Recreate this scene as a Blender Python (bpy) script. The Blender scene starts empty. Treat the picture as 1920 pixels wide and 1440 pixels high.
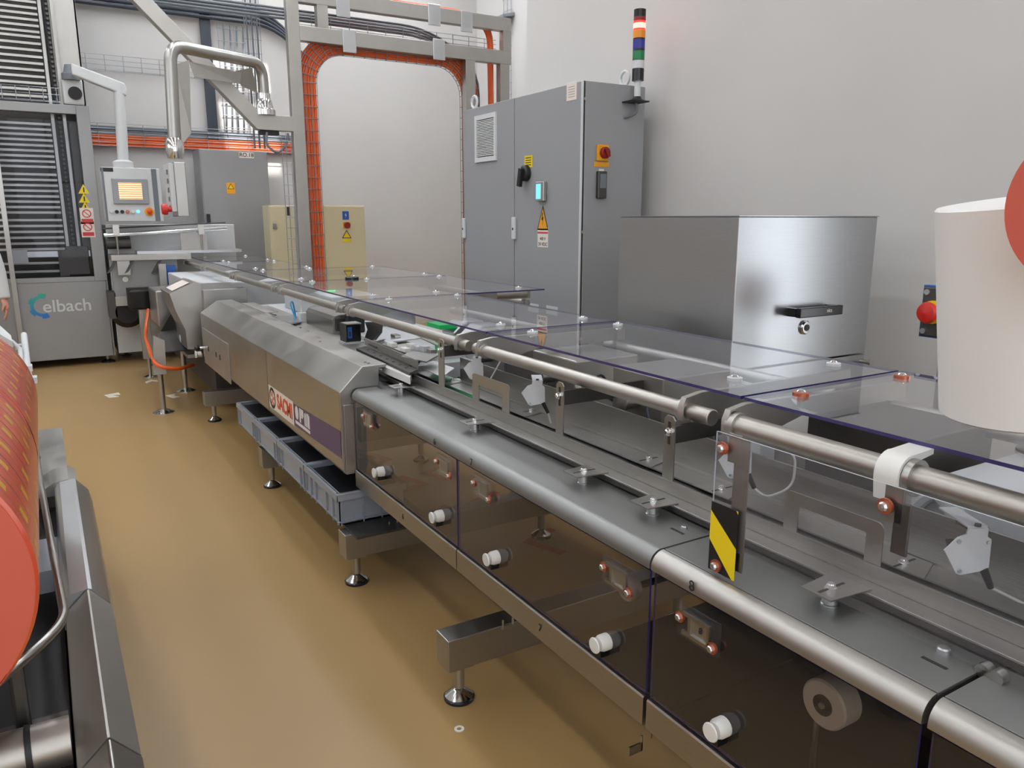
import bpy, bmesh, math, random
from mathutils import Vector, Matrix

# ------------------------------------------------------------------ camera, world, light, exposure
SC = bpy.context.scene
FPX, YAW, PITCH, CAMH = 1450.0, math.radians(31.03), math.radians(12.1), 1.6
cam_d = bpy.data.cameras.new('camera'); cam = bpy.data.objects.new('camera', cam_d)
SC.collection.objects.link(cam); SC.camera = cam
cam_d.sensor_fit = 'HORIZONTAL'; cam_d.sensor_width = 36.0
cam_d.lens = FPX / 1920.0 * 36.0; cam_d.clip_start = 0.02; cam_d.clip_end = 100
cam.location = (0, 0, CAMH)
cam.rotation_euler = (math.radians(90) - PITCH, 0, -YAW)

W = bpy.data.worlds.new('sky'); SC.world = W; W.use_nodes = True
bg = W.node_tree.nodes['Background']; bg.inputs[0].default_value = (0.91, 0.96, 1.0, 1); bg.inputs[1].default_value = 3.2
sun_d = bpy.data.lights.new('sun', 'SUN'); sun_d.energy = 9.0; sun_d.angle = math.radians(1.0); sun_d.color = (1, .97, .92)
sun = bpy.data.objects.new('sun', sun_d); SC.collection.objects.link(sun); sun.location = (2.2, 6, 9)
sun.rotation_euler = Vector((.06, .50, -.86)).to_track_quat('-Z', 'Y').to_euler()
LAMP = 15.0            # strength of the ceiling strip lamps
SC.view_settings.view_transform = 'Standard'; SC.view_settings.look = 'None'
SC.view_settings.exposure = 0.12; SC.view_settings.gamma = 1.0; SC.view_settings.use_curve_mapping = False
SC.cycles.max_bounces = 10; SC.cycles.transparent_max_bounces = 24; SC.cycles.glossy_bounces = 5
SC.cycles.diffuse_bounces = 4; SC.cycles.caustics_reflective = False; SC.cycles.caustics_refractive = False
SC.cycles.sample_clamp_indirect = 6.0; SC.cycles.use_denoising = True

# camera maths, used to read real positions on known planes (floor, wall, machine faces)
_R = Vector((math.cos(YAW), -math.sin(YAW), 0))
_F = Vector((math.sin(YAW)*math.cos(PITCH), math.cos(YAW)*math.cos(PITCH), -math.sin(PITCH)))
_U = Vector((math.sin(YAW)*math.sin(PITCH), math.cos(YAW)*math.sin(PITCH), math.cos(PITCH)))
_C = Vector((0, 0, CAMH))
def _ray(u, v): return _F*FPX + _R*(u-960) - _U*(v-720)
def pz(u, v, z): d = _ray(u, v); return _C + d*((z-CAMH)/d.z)
def px(u, v, x): d = _ray(u, v); return _C + d*(x/d.x)
def py(u, v, y): d = _ray(u, v); return _C + d*(y/d.y)

# ------------------------------------------------------------------ materials
def lin(c):
    if isinstance(c, str): c = [int(c[i:i+2], 16) for i in (0, 2, 4)]
    return tuple(((v/255)/12.92 if v/255 <= .04045 else ((v/255+.055)/1.055)**2.4) for v in c) + (1,)
MATS = {}
def mat(name, col, rough=.5, metal=0, noise=0, nscale=8, stretch=(1, 1, 1), bump=0, emit=None, estr=0, rvar=0, coat=0, spec=.5):
    m = bpy.data.materials.new(name); m.use_nodes = True; nt = m.node_tree; b = nt.nodes['Principled BSDF']
    c = lin(col); b.inputs['Base Color'].default_value = c
    b.inputs['Roughness'].default_value = rough; b.inputs['Metallic'].default_value = metal
    b.inputs['Specular IOR Level'].default_value = spec
    if coat: b.inputs['Coat Weight'].default_value = coat; b.inputs['Coat Roughness'].default_value = .08
    if noise or bump or rvar:
        tc = nt.nodes.new('ShaderNodeTexCoord'); mp = nt.nodes.new('ShaderNodeMapping'); nz = nt.nodes.new('ShaderNodeTexNoise')
        mp.inputs['Scale'].default_value = stretch; nz.inputs['Scale'].default_value = nscale; nz.inputs['Detail'].default_value = 4
        nt.links.new(tc.outputs['Object'], mp.inputs[0]); nt.links.new(mp.outputs[0], nz.inputs['Vector'])
        if noise:
            r = nt.nodes.new('ShaderNodeMapRange'); r.inputs[1].default_value = .3; r.inputs[2].default_value = .7
            r.inputs[3].default_value = 1-noise; r.inputs[4].default_value = 1+noise*.6
            x = nt.nodes.new('ShaderNodeMix'); x.data_type = 'RGBA'; x.blend_type = 'MULTIPLY'; x.inputs[0].default_value = 1
            x.inputs[6].default_value = c
            nt.links.new(nz.outputs[0], r.inputs[0]); nt.links.new(r.outputs[0], x.inputs[7]); nt.links.new(x.outputs[2], b.inputs['Base Color'])
        if rvar:
            r = nt.nodes.new('ShaderNodeMapRange'); r.inputs[1].default_value = .3; r.inputs[2].default_value = .7
            r.inputs[3].default_value = rough-rvar; r.inputs[4].default_value = rough+rvar
            nt.links.new(nz.outputs[0], r.inputs[0]); nt.links.new(r.outputs[0], b.inputs['Roughness'])
        if bump:
            bp = nt.nodes.new('ShaderNodeBump'); bp.inputs['Strength'].default_value = bump; bp.inputs['Distance'].default_value = .01
            nt.links.new(nz.outputs[0], bp.inputs['Height']); nt.links.new(bp.outputs[0], b.inputs['Normal'])
    if emit: b.inputs['Emission Color'].default_value = lin(emit); b.inputs['Emission Strength'].default_value = estr
    MATS[name] = m; return m
def glass(name, tint, ior=1.45, rough=0.0, haze=0.0, gloss=(1, 1, 1, 1)):
    m = bpy.data.materials.new(name); m.use_nodes = True; nt = m.node_tree; nt.nodes.clear()
    o = nt.nodes.new('ShaderNodeOutputMaterial'); mx = nt.nodes.new('ShaderNodeMixShader'); fr = nt.nodes.new('ShaderNodeFresnel')
    t = nt.nodes.new('ShaderNodeBsdfTransparent'); g = nt.nodes.new('ShaderNodeBsdfGlossy')
    fr.inputs[0].default_value = ior; t.inputs[0].default_value = tint; g.inputs['Roughness'].default_value = rough; g.inputs[0].default_value = gloss
    base = t
    if haze:
        d = nt.nodes.new('ShaderNodeBsdfDiffuse'); d.inputs[0].default_value = (.6, .6, .66, 1)
        m2 = nt.nodes.new('ShaderNodeMixShader'); m2.inputs[0].default_value = haze
        nt.links.new(t.outputs[0], m2.inputs[1]); nt.links.new(d.outputs[0], m2.inputs[2]); base = m2
    ge = nt.nodes.new('ShaderNodeNewGeometry'); iv = nt.nodes.new('ShaderNodeMath'); iv.operation = 'SUBTRACT'; iv.inputs[0].default_value = 1.0   # only the entry face mirrors
    mu = nt.nodes.new('ShaderNodeMath'); mu.operation = 'MULTIPLY'
    nt.links.new(ge.outputs['Backfacing'], iv.inputs[1]); nt.links.new(iv.outputs[0], mu.inputs[0]); nt.links.new(fr.outputs[0], mu.inputs[1])
    nt.links.new(mu.outputs[0], mx.inputs[0]); nt.links.new(base.outputs[0], mx.inputs[1]); nt.links.new(g.outputs[0], mx.inputs[2])
    nt.links.new(mx.outputs[0], o.inputs[0]); MATS[name] = m; return m
mat('wall', (198, 195, 192), .75, noise=.03, nscale=1.2, bump=.04)
mat('ceiling_white', (205, 205, 205), .8)
mat('steel', (178, 176, 172), .34, 1, noise=.06, nscale=5, rvar=.06)
mat('steel_brushed', (172, 170, 166), .36, 1, noise=.10, nscale=14, stretch=(40, 1, 40), rvar=.05)
mat('steel_matt', (182, 179, 174), .44, 1, noise=.05, nscale=6)
mat('steel_dark', (92, 90, 88), .45, .9, noise=.08, nscale=6)
mat('steel_bright', (205, 206, 208), .3, .95, noise=.05, nscale=3)
mat('box_silver', (176, 178, 181), .30, 1.0, noise=.03, nscale=9, stretch=(1, 1, 30))
mat('chrome', (220, 220, 220), .12, 1)
mat('tube_steel', (176, 171, 164), .42, 1, noise=.05, nscale=6)
mat('galvanised', (150, 155, 162), .4, .85, noise=.12, nscale=12)
mat('black', (22, 22, 24), .5)
mat('black_gloss', (18, 18, 20), .22)
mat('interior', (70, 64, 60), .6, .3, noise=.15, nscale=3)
mat('cabinet_grey', (150, 151, 153), .42, noise=.015, nscale=2, spec=.4)
mat('cabinet_edge', (178, 179, 180), .4)
mat('machine_grey', (150, 150, 150), .38, .25, noise=.04, nscale=3)
mat('beige', (206, 197, 163), .5, noise=.02, nscale=3)
mat('white_plastic', (225, 224, 220), .4)
mat('offwhite', (205, 207, 208), .45)
mat('film_white', (233, 231, 229), .5)
mat('film_face', (196, 90, 73), .4, noise=.02, nscale=3)
mat('film_face_inner', (170, 84, 74), .45)
mat('orange_cable', (226, 98, 38), .45, noise=.06, nscale=9)
mat('crate', (150, 156, 165), .42, noise=.03, nscale=6)
mat('crate_liner', (22, 24, 29), .35)
mat('pad', (30, 32, 40), .25)
mat('copper', (196, 110, 82), .3, .7)
mat('red_plastic', (200, 40, 34), .35)
mat('dark_red', (130, 26, 20), .4)
mat('yellow', (232, 204, 30), .45)
mat('yellow_orange', (232, 160, 30), .45)
mat('purple', (92, 72, 112), .42, .2)
mat('sticker_white', (225, 215, 205), .5)
mat('logo_orange', (206, 72, 26), .5)
mat('logo_white', (222, 216, 214), .5)
mat('logo_grey', (205, 207, 206), .5)
mat('ink', (40, 38, 38), .6)
mat('red_print', (200, 60, 60), .5)
mat('blue', (40, 92, 170), .4)
mat('blue_tube', (60, 150, 205), .35)
mat('green', (24, 160, 90), .4, emit=(20, 190, 100), estr=.12)
mat('cable_white', (205, 203, 198), .5)
mat('cable_grey', (110, 116, 122), .5)
mat('cable_dark', (48, 54, 64), .5)
mat('skin', (196, 140, 118), .5, noise=.05, nscale=12)
mat('coat', (205, 207, 208), .8, noise=.04, nscale=4)
mat('trousers', (70, 74, 84), .8)
mat('hair', (60, 48, 40), .7)
mat('tape_red', (176, 44, 40), .5)
mat('mark_white', (225, 220, 205), .5)
mat('edge_violet', (62, 52, 104), .2)
mat('bezel', (150, 153, 156), .4)
mat('edge_clear', (176, 182, 190), .15)
mat('display_blue', (120, 200, 235), .3, emit=(110, 200, 240), estr=.9)
mat('lamp_red', (235, 40, 34), .3, emit=(255, 40, 32), estr=2.2)
mat('lamp_red_hot', (255, 120, 110), .3, emit=(255, 95, 85), estr=6)
mat('lamp_amber', (225, 140, 30), .25)
mat('lamp_blue', (44, 48, 140), .25)
mat('lamp_green', (16, 120, 72), .25)
mat('lamp_white', (200, 200, 205), .25)
mat('lamp_green_on', (60, 230, 160), .3, emit=(40, 235, 150), estr=2.5)
mat('strip_lamp', (255, 255, 255), .5, emit=(243, 249, 255), estr=LAMP)
mat('steel_belt', (138, 138, 136), .45, .75, noise=.05, nscale=5)
glass('clear_glass', (.955, .955, .97, 1), 1.6, .012, .035)
glass('guard_glass', (.95, .95, .96, 1), 1.45, .01, .03)
glass('smoked_glass', (.74, .70, .67, 1), 1.55, .03, .015)
glass('door_glass', (.85, .86, .88, 1), 1.22, .01)

def film_print():
    m = mat('film_print', (215, 90, 55), .25, coat=.2); nt = m.node_tree; b = nt.nodes['Principled BSDF']
    tc = nt.nodes.new('ShaderNodeTexCoord'); sp = nt.nodes.new('ShaderNodeSeparateXYZ'); nt.links.new(tc.outputs['Object'], sp.inputs[0])
    def math_(op, a, b_=None, c=None):
        n = nt.nodes.new('ShaderNodeMath'); n.operation = op
        for i, v in enumerate((a, b_, c)):
            if v is None: continue
            if isinstance(v, (int, float)): n.inputs[i].default_value = v
            else: nt.links.new(v, n.inputs[i])
        return n.outputs[0]
    band = math_('FRACT', math_('MULTIPLY', math_('ADD', sp.outputs['Y'], math_('MULTIPLY', math_('ADD', sp.outputs['X'], 0), .12)), 9.0))
    ang = math_('MULTIPLY', math_('ARCTAN2', sp.outputs['X'], sp.outputs['Z']), 13.0)
    line = math_('MAXIMUM', math_('COMPARE', band, .08, .022), math_('MULTIPLY', math_('COMPARE', band, .5, .012), .7))
    nz = nt.nodes.new('ShaderNodeTexNoise'); nz.inputs['Scale'].default_value = 90; nt.links.new(tc.outputs['Object'], nz.inputs[0])
    gold = math_('MULTIPLY', math_('COMPARE', band, .74, .11), math_('GREATER_THAN', math_('ADD', math_('SINE', math_('MULTIPLY', ang, 4)), nz.outputs[0]), .75))
    def mix(f, a, c):
        x = nt.nodes.new('ShaderNodeMix'); x.data_type = 'RGBA'; nt.links.new(f, x.inputs[0])
        if isinstance(a, tuple): x.inputs[6].default_value = a
        else: nt.links.new(a, x.inputs[6])
        x.inputs[7].default_value = c; return x.outputs[2]
    wide = nt.nodes.new('ShaderNodeTexNoise'); wide.inputs['Scale'].default_value = 5; nt.links.new(tc.outputs['Object'], wide.inputs[0])
    r = nt.nodes.new('ShaderNodeMapRange'); r.inputs[1].default_value = .4; r.inputs[2].default_value = .65; nt.links.new(wide.outputs[0], r.inputs[0])
    c0 = mix(r.outputs[0], lin((212, 84, 62)), lin((228, 118, 56)))
    c1 = mix(gold, c0, lin((216, 160, 40))); c2 = mix(line, c1, lin((88, 26, 24)))
    nt.links.new(c2, b.inputs['Base Color'])
film_print()
def floor_mat():
    m = mat('epoxy_floor', (166, 135, 88), .36, noise=.025, nscale=1.1, spec=.38); nt = m.node_tree; b = nt.nodes['Principled BSDF']
    tc = nt.nodes.new('ShaderNodeTexCoord'); n2 = nt.nodes.new('ShaderNodeTexNoise'); n2.inputs['Scale'].default_value = 120; n2.inputs['Detail'].default_value = 3
    nt.links.new(tc.outputs['Object'], n2.inputs[0]); bp = nt.nodes.new('ShaderNodeBump'); bp.inputs['Strength'].default_value = .05; bp.inputs['Distance'].default_value = .004
    nt.links.new(n2.outputs[0], bp.inputs['Height']); nt.links.new(bp.outputs[0], b.inputs['Normal'])
floor_mat()
def screen_mat():
    m = mat('screen', (230, 215, 170), .3, emit=(235, 205, 150), estr=.55); nt = m.node_tree; b = nt.nodes['Principled BSDF']
    tc = nt.nodes.new('ShaderNodeTexCoord'); w = nt.nodes.new('ShaderNodeTexWave'); w.bands_direction = 'Z'; w.inputs['Scale'].default_value = 14; w.inputs['Distortion'].default_value = 1.5
    rp = nt.nodes.new('ShaderNodeValToRGB'); rp.color_ramp.elements[0].color = lin((205, 150, 80)); rp.color_ramp.elements[1].color = lin((245, 232, 200))
    nt.links.new(tc.outputs['Object'], w.inputs[0]); nt.links.new(w.outputs[0], rp.inputs[0]); nt.links.new(rp.outputs[0], b.inputs['Emission Color']); nt.links.new(rp.outputs[0], b.inputs['Base Color'])
screen_mat()

# ------------------------------------------------------------------ geometry helpers
COL = SC.collection
ORG = {}
def V(*a): return Vector(a)
class MB:
    def __init__(s): s.v = []; s.f = []; s.mi = []
    def add(s, vs, fs, mi=0):
        o = len(s.v); s.v += [Vector(p) for p in vs]; s.f += [[i+o for i in f] for f in fs]; s.mi += [mi]*len(fs); return s
    def box(s, x0, x1, y0, y1, z0, z1, mi=0):
        return s.add([(x, y, z) for z in (z0, z1) for y in (y0, y1) for x in (x0, x1)],
                     [(0, 2, 3, 1), (4, 5, 7, 6), (0, 1, 5, 4), (2, 6, 7, 3), (0, 4, 6, 2), (1, 3, 7, 5)], mi)
    def obox(s, c, ax, ay, az, mi=0):          # oriented box: centre and three half vectors
        c, ax, ay, az = map(Vector, (c, ax, ay, az))
        return s.add([c + ax*i + ay*j + az*k for k in (-1, 1) for j in (-1, 1) for i in (-1, 1)],
                     [(0, 2, 3, 1), (4, 5, 7, 6), (0, 1, 5, 4), (2, 6, 7, 3), (0, 4, 6, 2), (1, 3, 7, 5)], mi)
    def prism(s, poly, axis, a0, a1, mi=0):
        n = len(poly)
        def P(p, a): return {'x': (a, p[0], p[1]), 'y': (p[0], a, p[1]), 'z': (p[0], p[1], a)}[axis]
        vs = [P(p, a0) for p in poly] + [P(p, a1) for p in poly]
        fs = [list(range(n)), list(range(2*n-1, n-1, -1))] + [[i, i+n, (i+1) % n + n, (i+1) % n] for i in range(n)]
        return s.add(vs, fs, mi)
    def slab(s, pts, d, mi=0):                  # polygon in space given thickness vector d
        n = len(pts); d = Vector(d); pts = [Vector(p) for p in pts]
        return s.add(pts + [p+d for p in pts], [list(range(n)), list(range(2*n-1, n-1, -1))] + [[i, i+n, (i+1) % n + n, (i+1) % n] for i in range(n)], mi)
    def lathe(s, prof, o, ax, n=20, mi=0):
        o = Vector(o); ax = Vector(ax).normalized(); t = Vector((0, 0, 1)) if abs(ax.z) < .9 else Vector((1, 0, 0))
        e1 = ax.cross(t).normalized(); e2 = ax.cross(e1)
        vs = []; m = len(prof)
        for r, h in prof:
            for i in range(n):
                a = 2*math.pi*i/n; vs.append(o + ax*h + (e1*math.cos(a) + e2*math.sin(a))*r)
        fs = [[j*n+i, j*n+(i+1) % n, (j+1)*n+(i+1) % n, (j+1)*n+i] for j in range(m-1) for i in range(n)]
        if prof[0][0] > 1e-6: fs.append(list(range(n))[::-1])
        if prof[-1][0] > 1e-6: fs.append([(m-1)*n+i for i in range(n)])
        return s.add(vs, fs, mi)
    def cyl(s, p0, p1, r, n=16, r2=None, mi=0):
        p0, p1 = Vector(p0), Vector(p1); d = p1-p0
        return s.lathe([(r, 0), (r if r2 is None else r2, d.length)], p0, d, n, mi)
    def ring(s, o, ax, r0, r1, h, n=20, mi=0):   # hollow collar
        return s.lathe([(r0, 0), (r1, 0), (r1, h), (r0, h), (r0, 0)][::1], o, ax, n, mi) if False else s._ring(o, ax, r0, r1, h, n, mi)
    def _ring(s, o, ax, r0, r1, h, n, mi):
        o = Vector(o); ax = Vector(ax).normalized(); t = Vector((0, 0, 1)) if abs(ax.z) < .9 else Vector((1, 0, 0))
        e1 = ax.cross(t).normalized(); e2 = ax.cross(e1); vs = []
        for r, hh in ((r0, 0), (r1, 0), (r1, h), (r0, h)):
            for i in range(n):
                a = 2*math.pi*i/n; vs.append(o + ax*hh + (e1*math.cos(a)+e2*math.sin(a))*r)
        fs = [[j*n+i, j*n+(i+1) % n, ((j+1) % 4)*n+(i+1) % n, ((j+1) % 4)*n+i] for j in range(4) for i in range(n)]
        return s.add(vs, fs, mi)
    def tube(s, pts, r, n=8, mi=0, caps=True):
        pts = [Vector(p) for p in pts]; m = len(pts); tang = []
        for i in range(m): tang.append((pts[min(i+1, m-1)] - pts[max(i-1, 0)]).normalized())
        t = tang[0]; e1 = t.cross(Vector((0, 0, 1)) if abs(t.z) < .9 else Vector((1, 0, 0))).normalized(); vs = []
        for i in range(m):
            t = tang[i]; e1 = (e1 - t*e1.dot(t)).normalized(); e2 = t.cross(e1)
            for k in range(n):
                a = 2*math.pi*k/n; vs.append(pts[i] + (e1*math.cos(a)+e2*math.sin(a))*r)
        fs = [[j*n+k, j*n+(k+1) % n, (j+1)*n+(k+1) % n, (j+1)*n+k] for j in range(m-1) for k in range(n)]
        if caps: fs += [list(range(n))[::-1], [(m-1)*n+k for k in range(n)]]
        return s.add(vs, fs, mi)
    def build(s, name, m, parent=None, bevel=0, smooth=30):
        me = bpy.data.meshes.new(name)
        if parent is not None: org = ORG[parent]
        else:
            xs = [p.x for p in s.v]; ys = [p.y for p in s.v]; zs = [p.z for p in s.v]
            org = Vector(((min(xs)+max(xs))/2, (min(ys)+max(ys))/2, min(zs)))
        me.from_pydata([p-org for p in s.v], [], s.f)
        for mm in (m if isinstance(m, (list, tuple)) else [m]): me.materials.append(MATS[mm])
        if max(s.mi or [0]): me.polygons.foreach_set('material_index', s.mi)
        bm = bmesh.new(); bm.from_mesh(me)
        bmesh.ops.recalc_face_normals(bm, faces=bm.faces)
        if bevel:
            es = [e for e in bm.edges if len(e.link_faces) == 2 and e.calc_face_angle(0) > .5]
            bmesh.ops.bevel(bm, geom=es, offset=bevel, segments=2, profile=.5, affect='EDGES', clamp_overlap=True)
        bm.to_mesh(me); bm.free()
        if bevel: smooth = 0
        if smooth:
            me.shade_smooth(); me.set_sharp_from_angle(angle=math.radians(smooth))
        o = bpy.data.objects.new(name, me); COL.objects.link(o)
        if parent is None: o.location = org; ORG[o] = org
        else: o.parent = parent; ORG[o] = org
        return o
def M(): return MB()
def tag(o, label, cat, group=None):
    o['label'] = label; o['category'] = cat
    if group: o['group'] = group
    return o
def thing(name, label, cat, loc, group=None):
    o = bpy.data.objects.new(name, None); COL.objects.link(o); o.location = loc; ORG[o] = Vector(loc); o.empty_display_size = .1
    return tag(o, label, cat, group)
def struct(o): o['kind'] = 'structure'; return o
def arc(c, r, a0, a1, n=6):
    return [(c[0]+r*math.cos(math.radians(a0+(a1-a0)*i/n)), c[1]+r*math.sin(math.radians(a0+(a1-a0)*i/n))) for i in range(n+1)]
def fillet(pts, r, n=6):                          # rounded polyline for bent tubes
    pts = [Vector(p) for p in pts]; out = [pts[0]]
    for i in range(1, len(pts)-1):
        a, b, c = pts[i-1], pts[i], pts[i+1]; d0 = (a-b).normalized(); d1 = (c-b).normalized()
        rr = min(r, (a-b).length*.49, (c-b).length*.49)
        p0 = b+d0*rr; p1 = b+d1*rr
        for k in range(n+1):
            t = k/n; out.append(p0*(1-t)**2 + b*2*t*(1-t) + p1*t*t)
    out.append(pts[-1]); return out
def text(name, s, size, m, parent, o, xd, yd, align='CENTER', ext=.0006, squash=1.0, bold=0):
    cu = bpy.data.curves.new('t', 'FONT'); cu.body = s; cu.size = size; cu.align_x = align; cu.align_y = 'CENTER'; cu.extrude = ext; cu.offset = bold
    to = bpy.data.objects.new('t', cu); COL.objects.link(to)
    dg = bpy.context.evaluated_depsgraph_get(); me = bpy.data.meshes.new_from_object(to.evaluated_get(dg))
    bpy.data.objects.remove(to); bpy.data.curves.remove(cu)
    xd = Vector(xd).normalized(); yd = Vector(yd); yd = (yd - xd*yd.dot(xd)).normalized(); n = xd.cross(yd)
    org = ORG[parent]; o = Vector(o)
    for v in me.vertices: c = v.co.copy(); v.co = o + xd*c.x*squash + yd*c.y + n*c.z - org
    me.name = name; me.materials.clear(); me.materials.append(MATS[m])
    ob = bpy.data.objects.new(name, me); COL.objects.link(ob); ob.parent = parent; ORG[ob] = org
    return ob
def copy_tree(o, d, parent=None):
    c = o.copy(); COL.objects.link(c); c.parent = parent
    if parent is None: c.location = o.location + Vector(d)
    ORG[c] = ORG[o] + Vector(d)
    for ch in [k for k in bpy.data.objects if k.parent == o]: copy_tree(ch, d, c)
    return c
XP, YP, ZP = V(1, 0, 0), V(0, 1, 0), V(0, 0, 1)
def bolt(name, m, parent, c, n, r, h, hexa=True):
    n = Vector(n).normalized(); b = M().lathe([(r, 0), (r, h*.7), (r*.8, h)], c, n, 6 if hexa else 12)
    return b.build(name, m, parent)

# ------------------------------------------------------------------ the room
CEIL = 5.6
struct(M().box(-6, 6.2, -5, 11.2, -.1, 0).build('floor', 'epoxy_floor'))
w = M()                                            # right wall, unseen slit window added for a streak on the silver box
for y0, y1, z0, z1 in ((-5, .80, 0, CEIL), (1.40, 5.75, 0, CEIL), (.80, 1.40, 0, .4), (.80, 1.40, 4.6, CEIL)): w.box(3.6, 3.8, y0, y1, z0, z1)
struct(w.build('wall_right', 'wall'))
w = M()
for z in (.42, 1.8, 3.2, 4.58): w.box(3.66, 3.72, .80, 1.40, z-.02, z+.02)
for y in (.82, 1.38): w.box(3.66, 3.72, y-.02, y+.02, .44, 4.56)
struct(w.build('added_window_6', 'white_plastic'))  # frame of the unseen slit window, added for its reflection
struct(M().box(3.8, 6.0, 5.55, 5.75, 0, CEIL).build('wall_jog', 'wall'))
struct(M().box(6.0, 6.2, 5.55, 11.2, 0, CEIL).build('wall_recess', 'wall'))
struct(M().box(-6.2, 6.0, 11.0, 11.2, 0, CEIL).build('wall_back', 'wall'))
w = M()                                            # left wall, two unseen window bands added for light
for y0, y1, z0, z1 in ((-5, 11, 0, 3.1), (-5, 11, 4.6, CEIL), (-5, -3.5, 3.1, 4.6), (1.5, 3.0, 3.1, 4.6), (8.5, 11, 3.1, 4.6)): w.box(-6.2, -6, y0, y1, z0, z1)
struct(w.build('wall_left', 'wall'))
w = M()  # front wall behind the view, openings added to let in light
for x0, x1, z0, z1 in ((-6.2, 3.8, 0, .5), (-6.2, 3.8, 4.6, CEIL), (-6.2, -5, .5, 4.6), (-1.2, -.4, .5, 4.6), (3, 3.8, .5, 4.6)): w.box(x0, x1, -5.2, -5, z0, z1)
struct(w.build('wall_front', 'wall'))
w = M()                                            # ceiling with a skylight added to throw sun on the back wall
SK = (1.98, 2.72, 8.95, 9.85)
for x0, x1, y0, y1 in ((-6.2, 6.2, -5.2, SK[2]), (-6.2, 6.2, SK[3], 11.2), (-6.2, SK[0], SK[2], SK[3]), (SK[1], 6.2, SK[2], SK[3])): w.box(x0, x1, y0, y1, CEIL, CEIL+.1)
struct(w.build('ceiling', 'ceiling_white'))
w = M()
for k in range(4): yk = SK[2]+(SK[3]-SK[2])*k/3; w.box(SK[0], SK[1], yk-.02, yk+.02, CEIL, CEIL+.08)
for xk in (SK[0], (SK[0]+SK[1])/2, SK[1]): w.box(xk-.02, xk+.02, SK[2], SK[3], CEIL, CEIL+.08)
struct(w.build('added_window_5', 'white_plastic'))  # frame of the added skylight
for i, (axis, a0, a1, z0, z1) in enumerate((('x', -3.5, 1.5, 3.1, 4.6), ('x', 3.0, 8.5, 3.1, 4.6), ('y', -5, -1.2, .5, 4.6), ('y', -.4, 3, .5, 4.6))):
    fr = M(); n = 4; t = .03
    for k in range(n+1):
        p = a0 + (a1-a0)*k/n
        if axis == 'x': fr.box(-6.15, -6.05, p-t, p+t, z0, z1)
        else: fr.box(p-t, p+t, -5.15, -5.05, z0, z1)
    for z in (z0+t, (z0+z1)/2, z1-t):
        if axis == 'x': fr.box(-6.14, -6.06, a0, a1, z-t, z+t)
        else: fr.box(a0, a1, -5.14, -5.06, z-t, z+t)
    wf = struct(fr.build('added_window_%d' % (i+1), 'white_plastic'))  # unseen windows added for light and reflections
    g = M()
    for k in range(n):
        for zz in ((z0+2*t, (z0+z1)/2-t), ((z0+z1)/2+t, z1-2*t)):
            p0 = a0+(a1-a0)*k/n+t; p1 = a0+(a1-a0)*(k+1)/n-t
            g = M()
            if axis == 'x': g.box(-6.103, -6.097, p0, p1, *zz)
            else: g.box(p0, p1, -5.103, -5.097, *zz)
            g.build('pane', 'guard_glass', wf)
k = 0
lamp0 = None
for x in (-3.6, -1.2, .6, 1.75, 2.95, 4.6):
    for y in (-3.8, -1.4, 2.0, 4.6, 7.0, 8.9, 10.3):
        if x > 3.6 and y < 6 or (y < 6 and x in (.6, 2.95)) or (y == 8.9 and x < 0) or (y in (8.9, 10.3) and x == 1.75): continue
        loc = V(x, y, CEIL-.09)
        if lamp0 is None:
            lamp0 = thing('ceiling_lamp', 'white strip lamp fixed under the ceiling', 'lamp', loc, 'ceiling strip lamps')
            M().box(x-.16, x+.16, y-.85, y+.85, CEIL-.06, CEIL).build('housing', 'white_plastic', lamp0)
            M().box(x-.14, x+.14, y-.83, y+.83, CEIL-.09, CEIL-.06).build('diffuser', 'strip_lamp', lamp0); l0 = loc
        else: copy_tree(lamp0, loc-l0)
# floor marks: white marks and red tape corners
for nm, m, pts, lab in (('floor_mark', 'mark_white', [(195, 741), (222, 736), (226, 740), (212, 741), (224, 744), (205, 746)], 'white arrow-like mark on the floor before the tower machine'),
                        ('floor_mark', 'mark_white', [(272, 716), (283, 712), (297, 713), (296, 716), (285, 715), (274, 719)], 'white bent mark on the floor left of the post'),
                        ('floor_mark', 'mark_white', [(310, 742), (330, 738), (326, 742), (338, 744), (325, 747)], 'white mark on the floor right of the thin post foot')):
    b = M().slab([pz(u, v, .0005) for u, v in pts], (0, 0, .001)); tag(b.build(nm, m), lab, 'floor mark')
def lmark(x, y, a, lab):
    c, s = math.cos(a), math.sin(a); L, w_ = .24, .05
    pts = [(0, 0), (L, 0), (L, w_), (w_, w_), (w_, L), (0, L)]
    tag(M().slab([(x+p*c-q*s, y+p*s+q*c, .0005) for p, q in pts], (0, 0, .001)).build('floor_mark', 'tape_red'), lab, 'floor mark', 'red corner tapes')
for x, y, a in ((1.90, 4.72, 1.9), (1.93, 4.36, -1.2), (1.90, 4.15, 1.9), (1.95, 3.74, -1.2), (1.90, 3.55, 1.9), (1.92, 3.10, -1.2)):
    lmark(x, y, a, 'red tape corner mark on the floor under the conveyor, seen through the side panels')
tag(M().ring(pz(861, 1367, 0), ZP, .008, .016, .002, 16).build('washer', 'white_plastic'), 'small pale plastic washer lying on the floor near a machine foot', 'washer')

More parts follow.
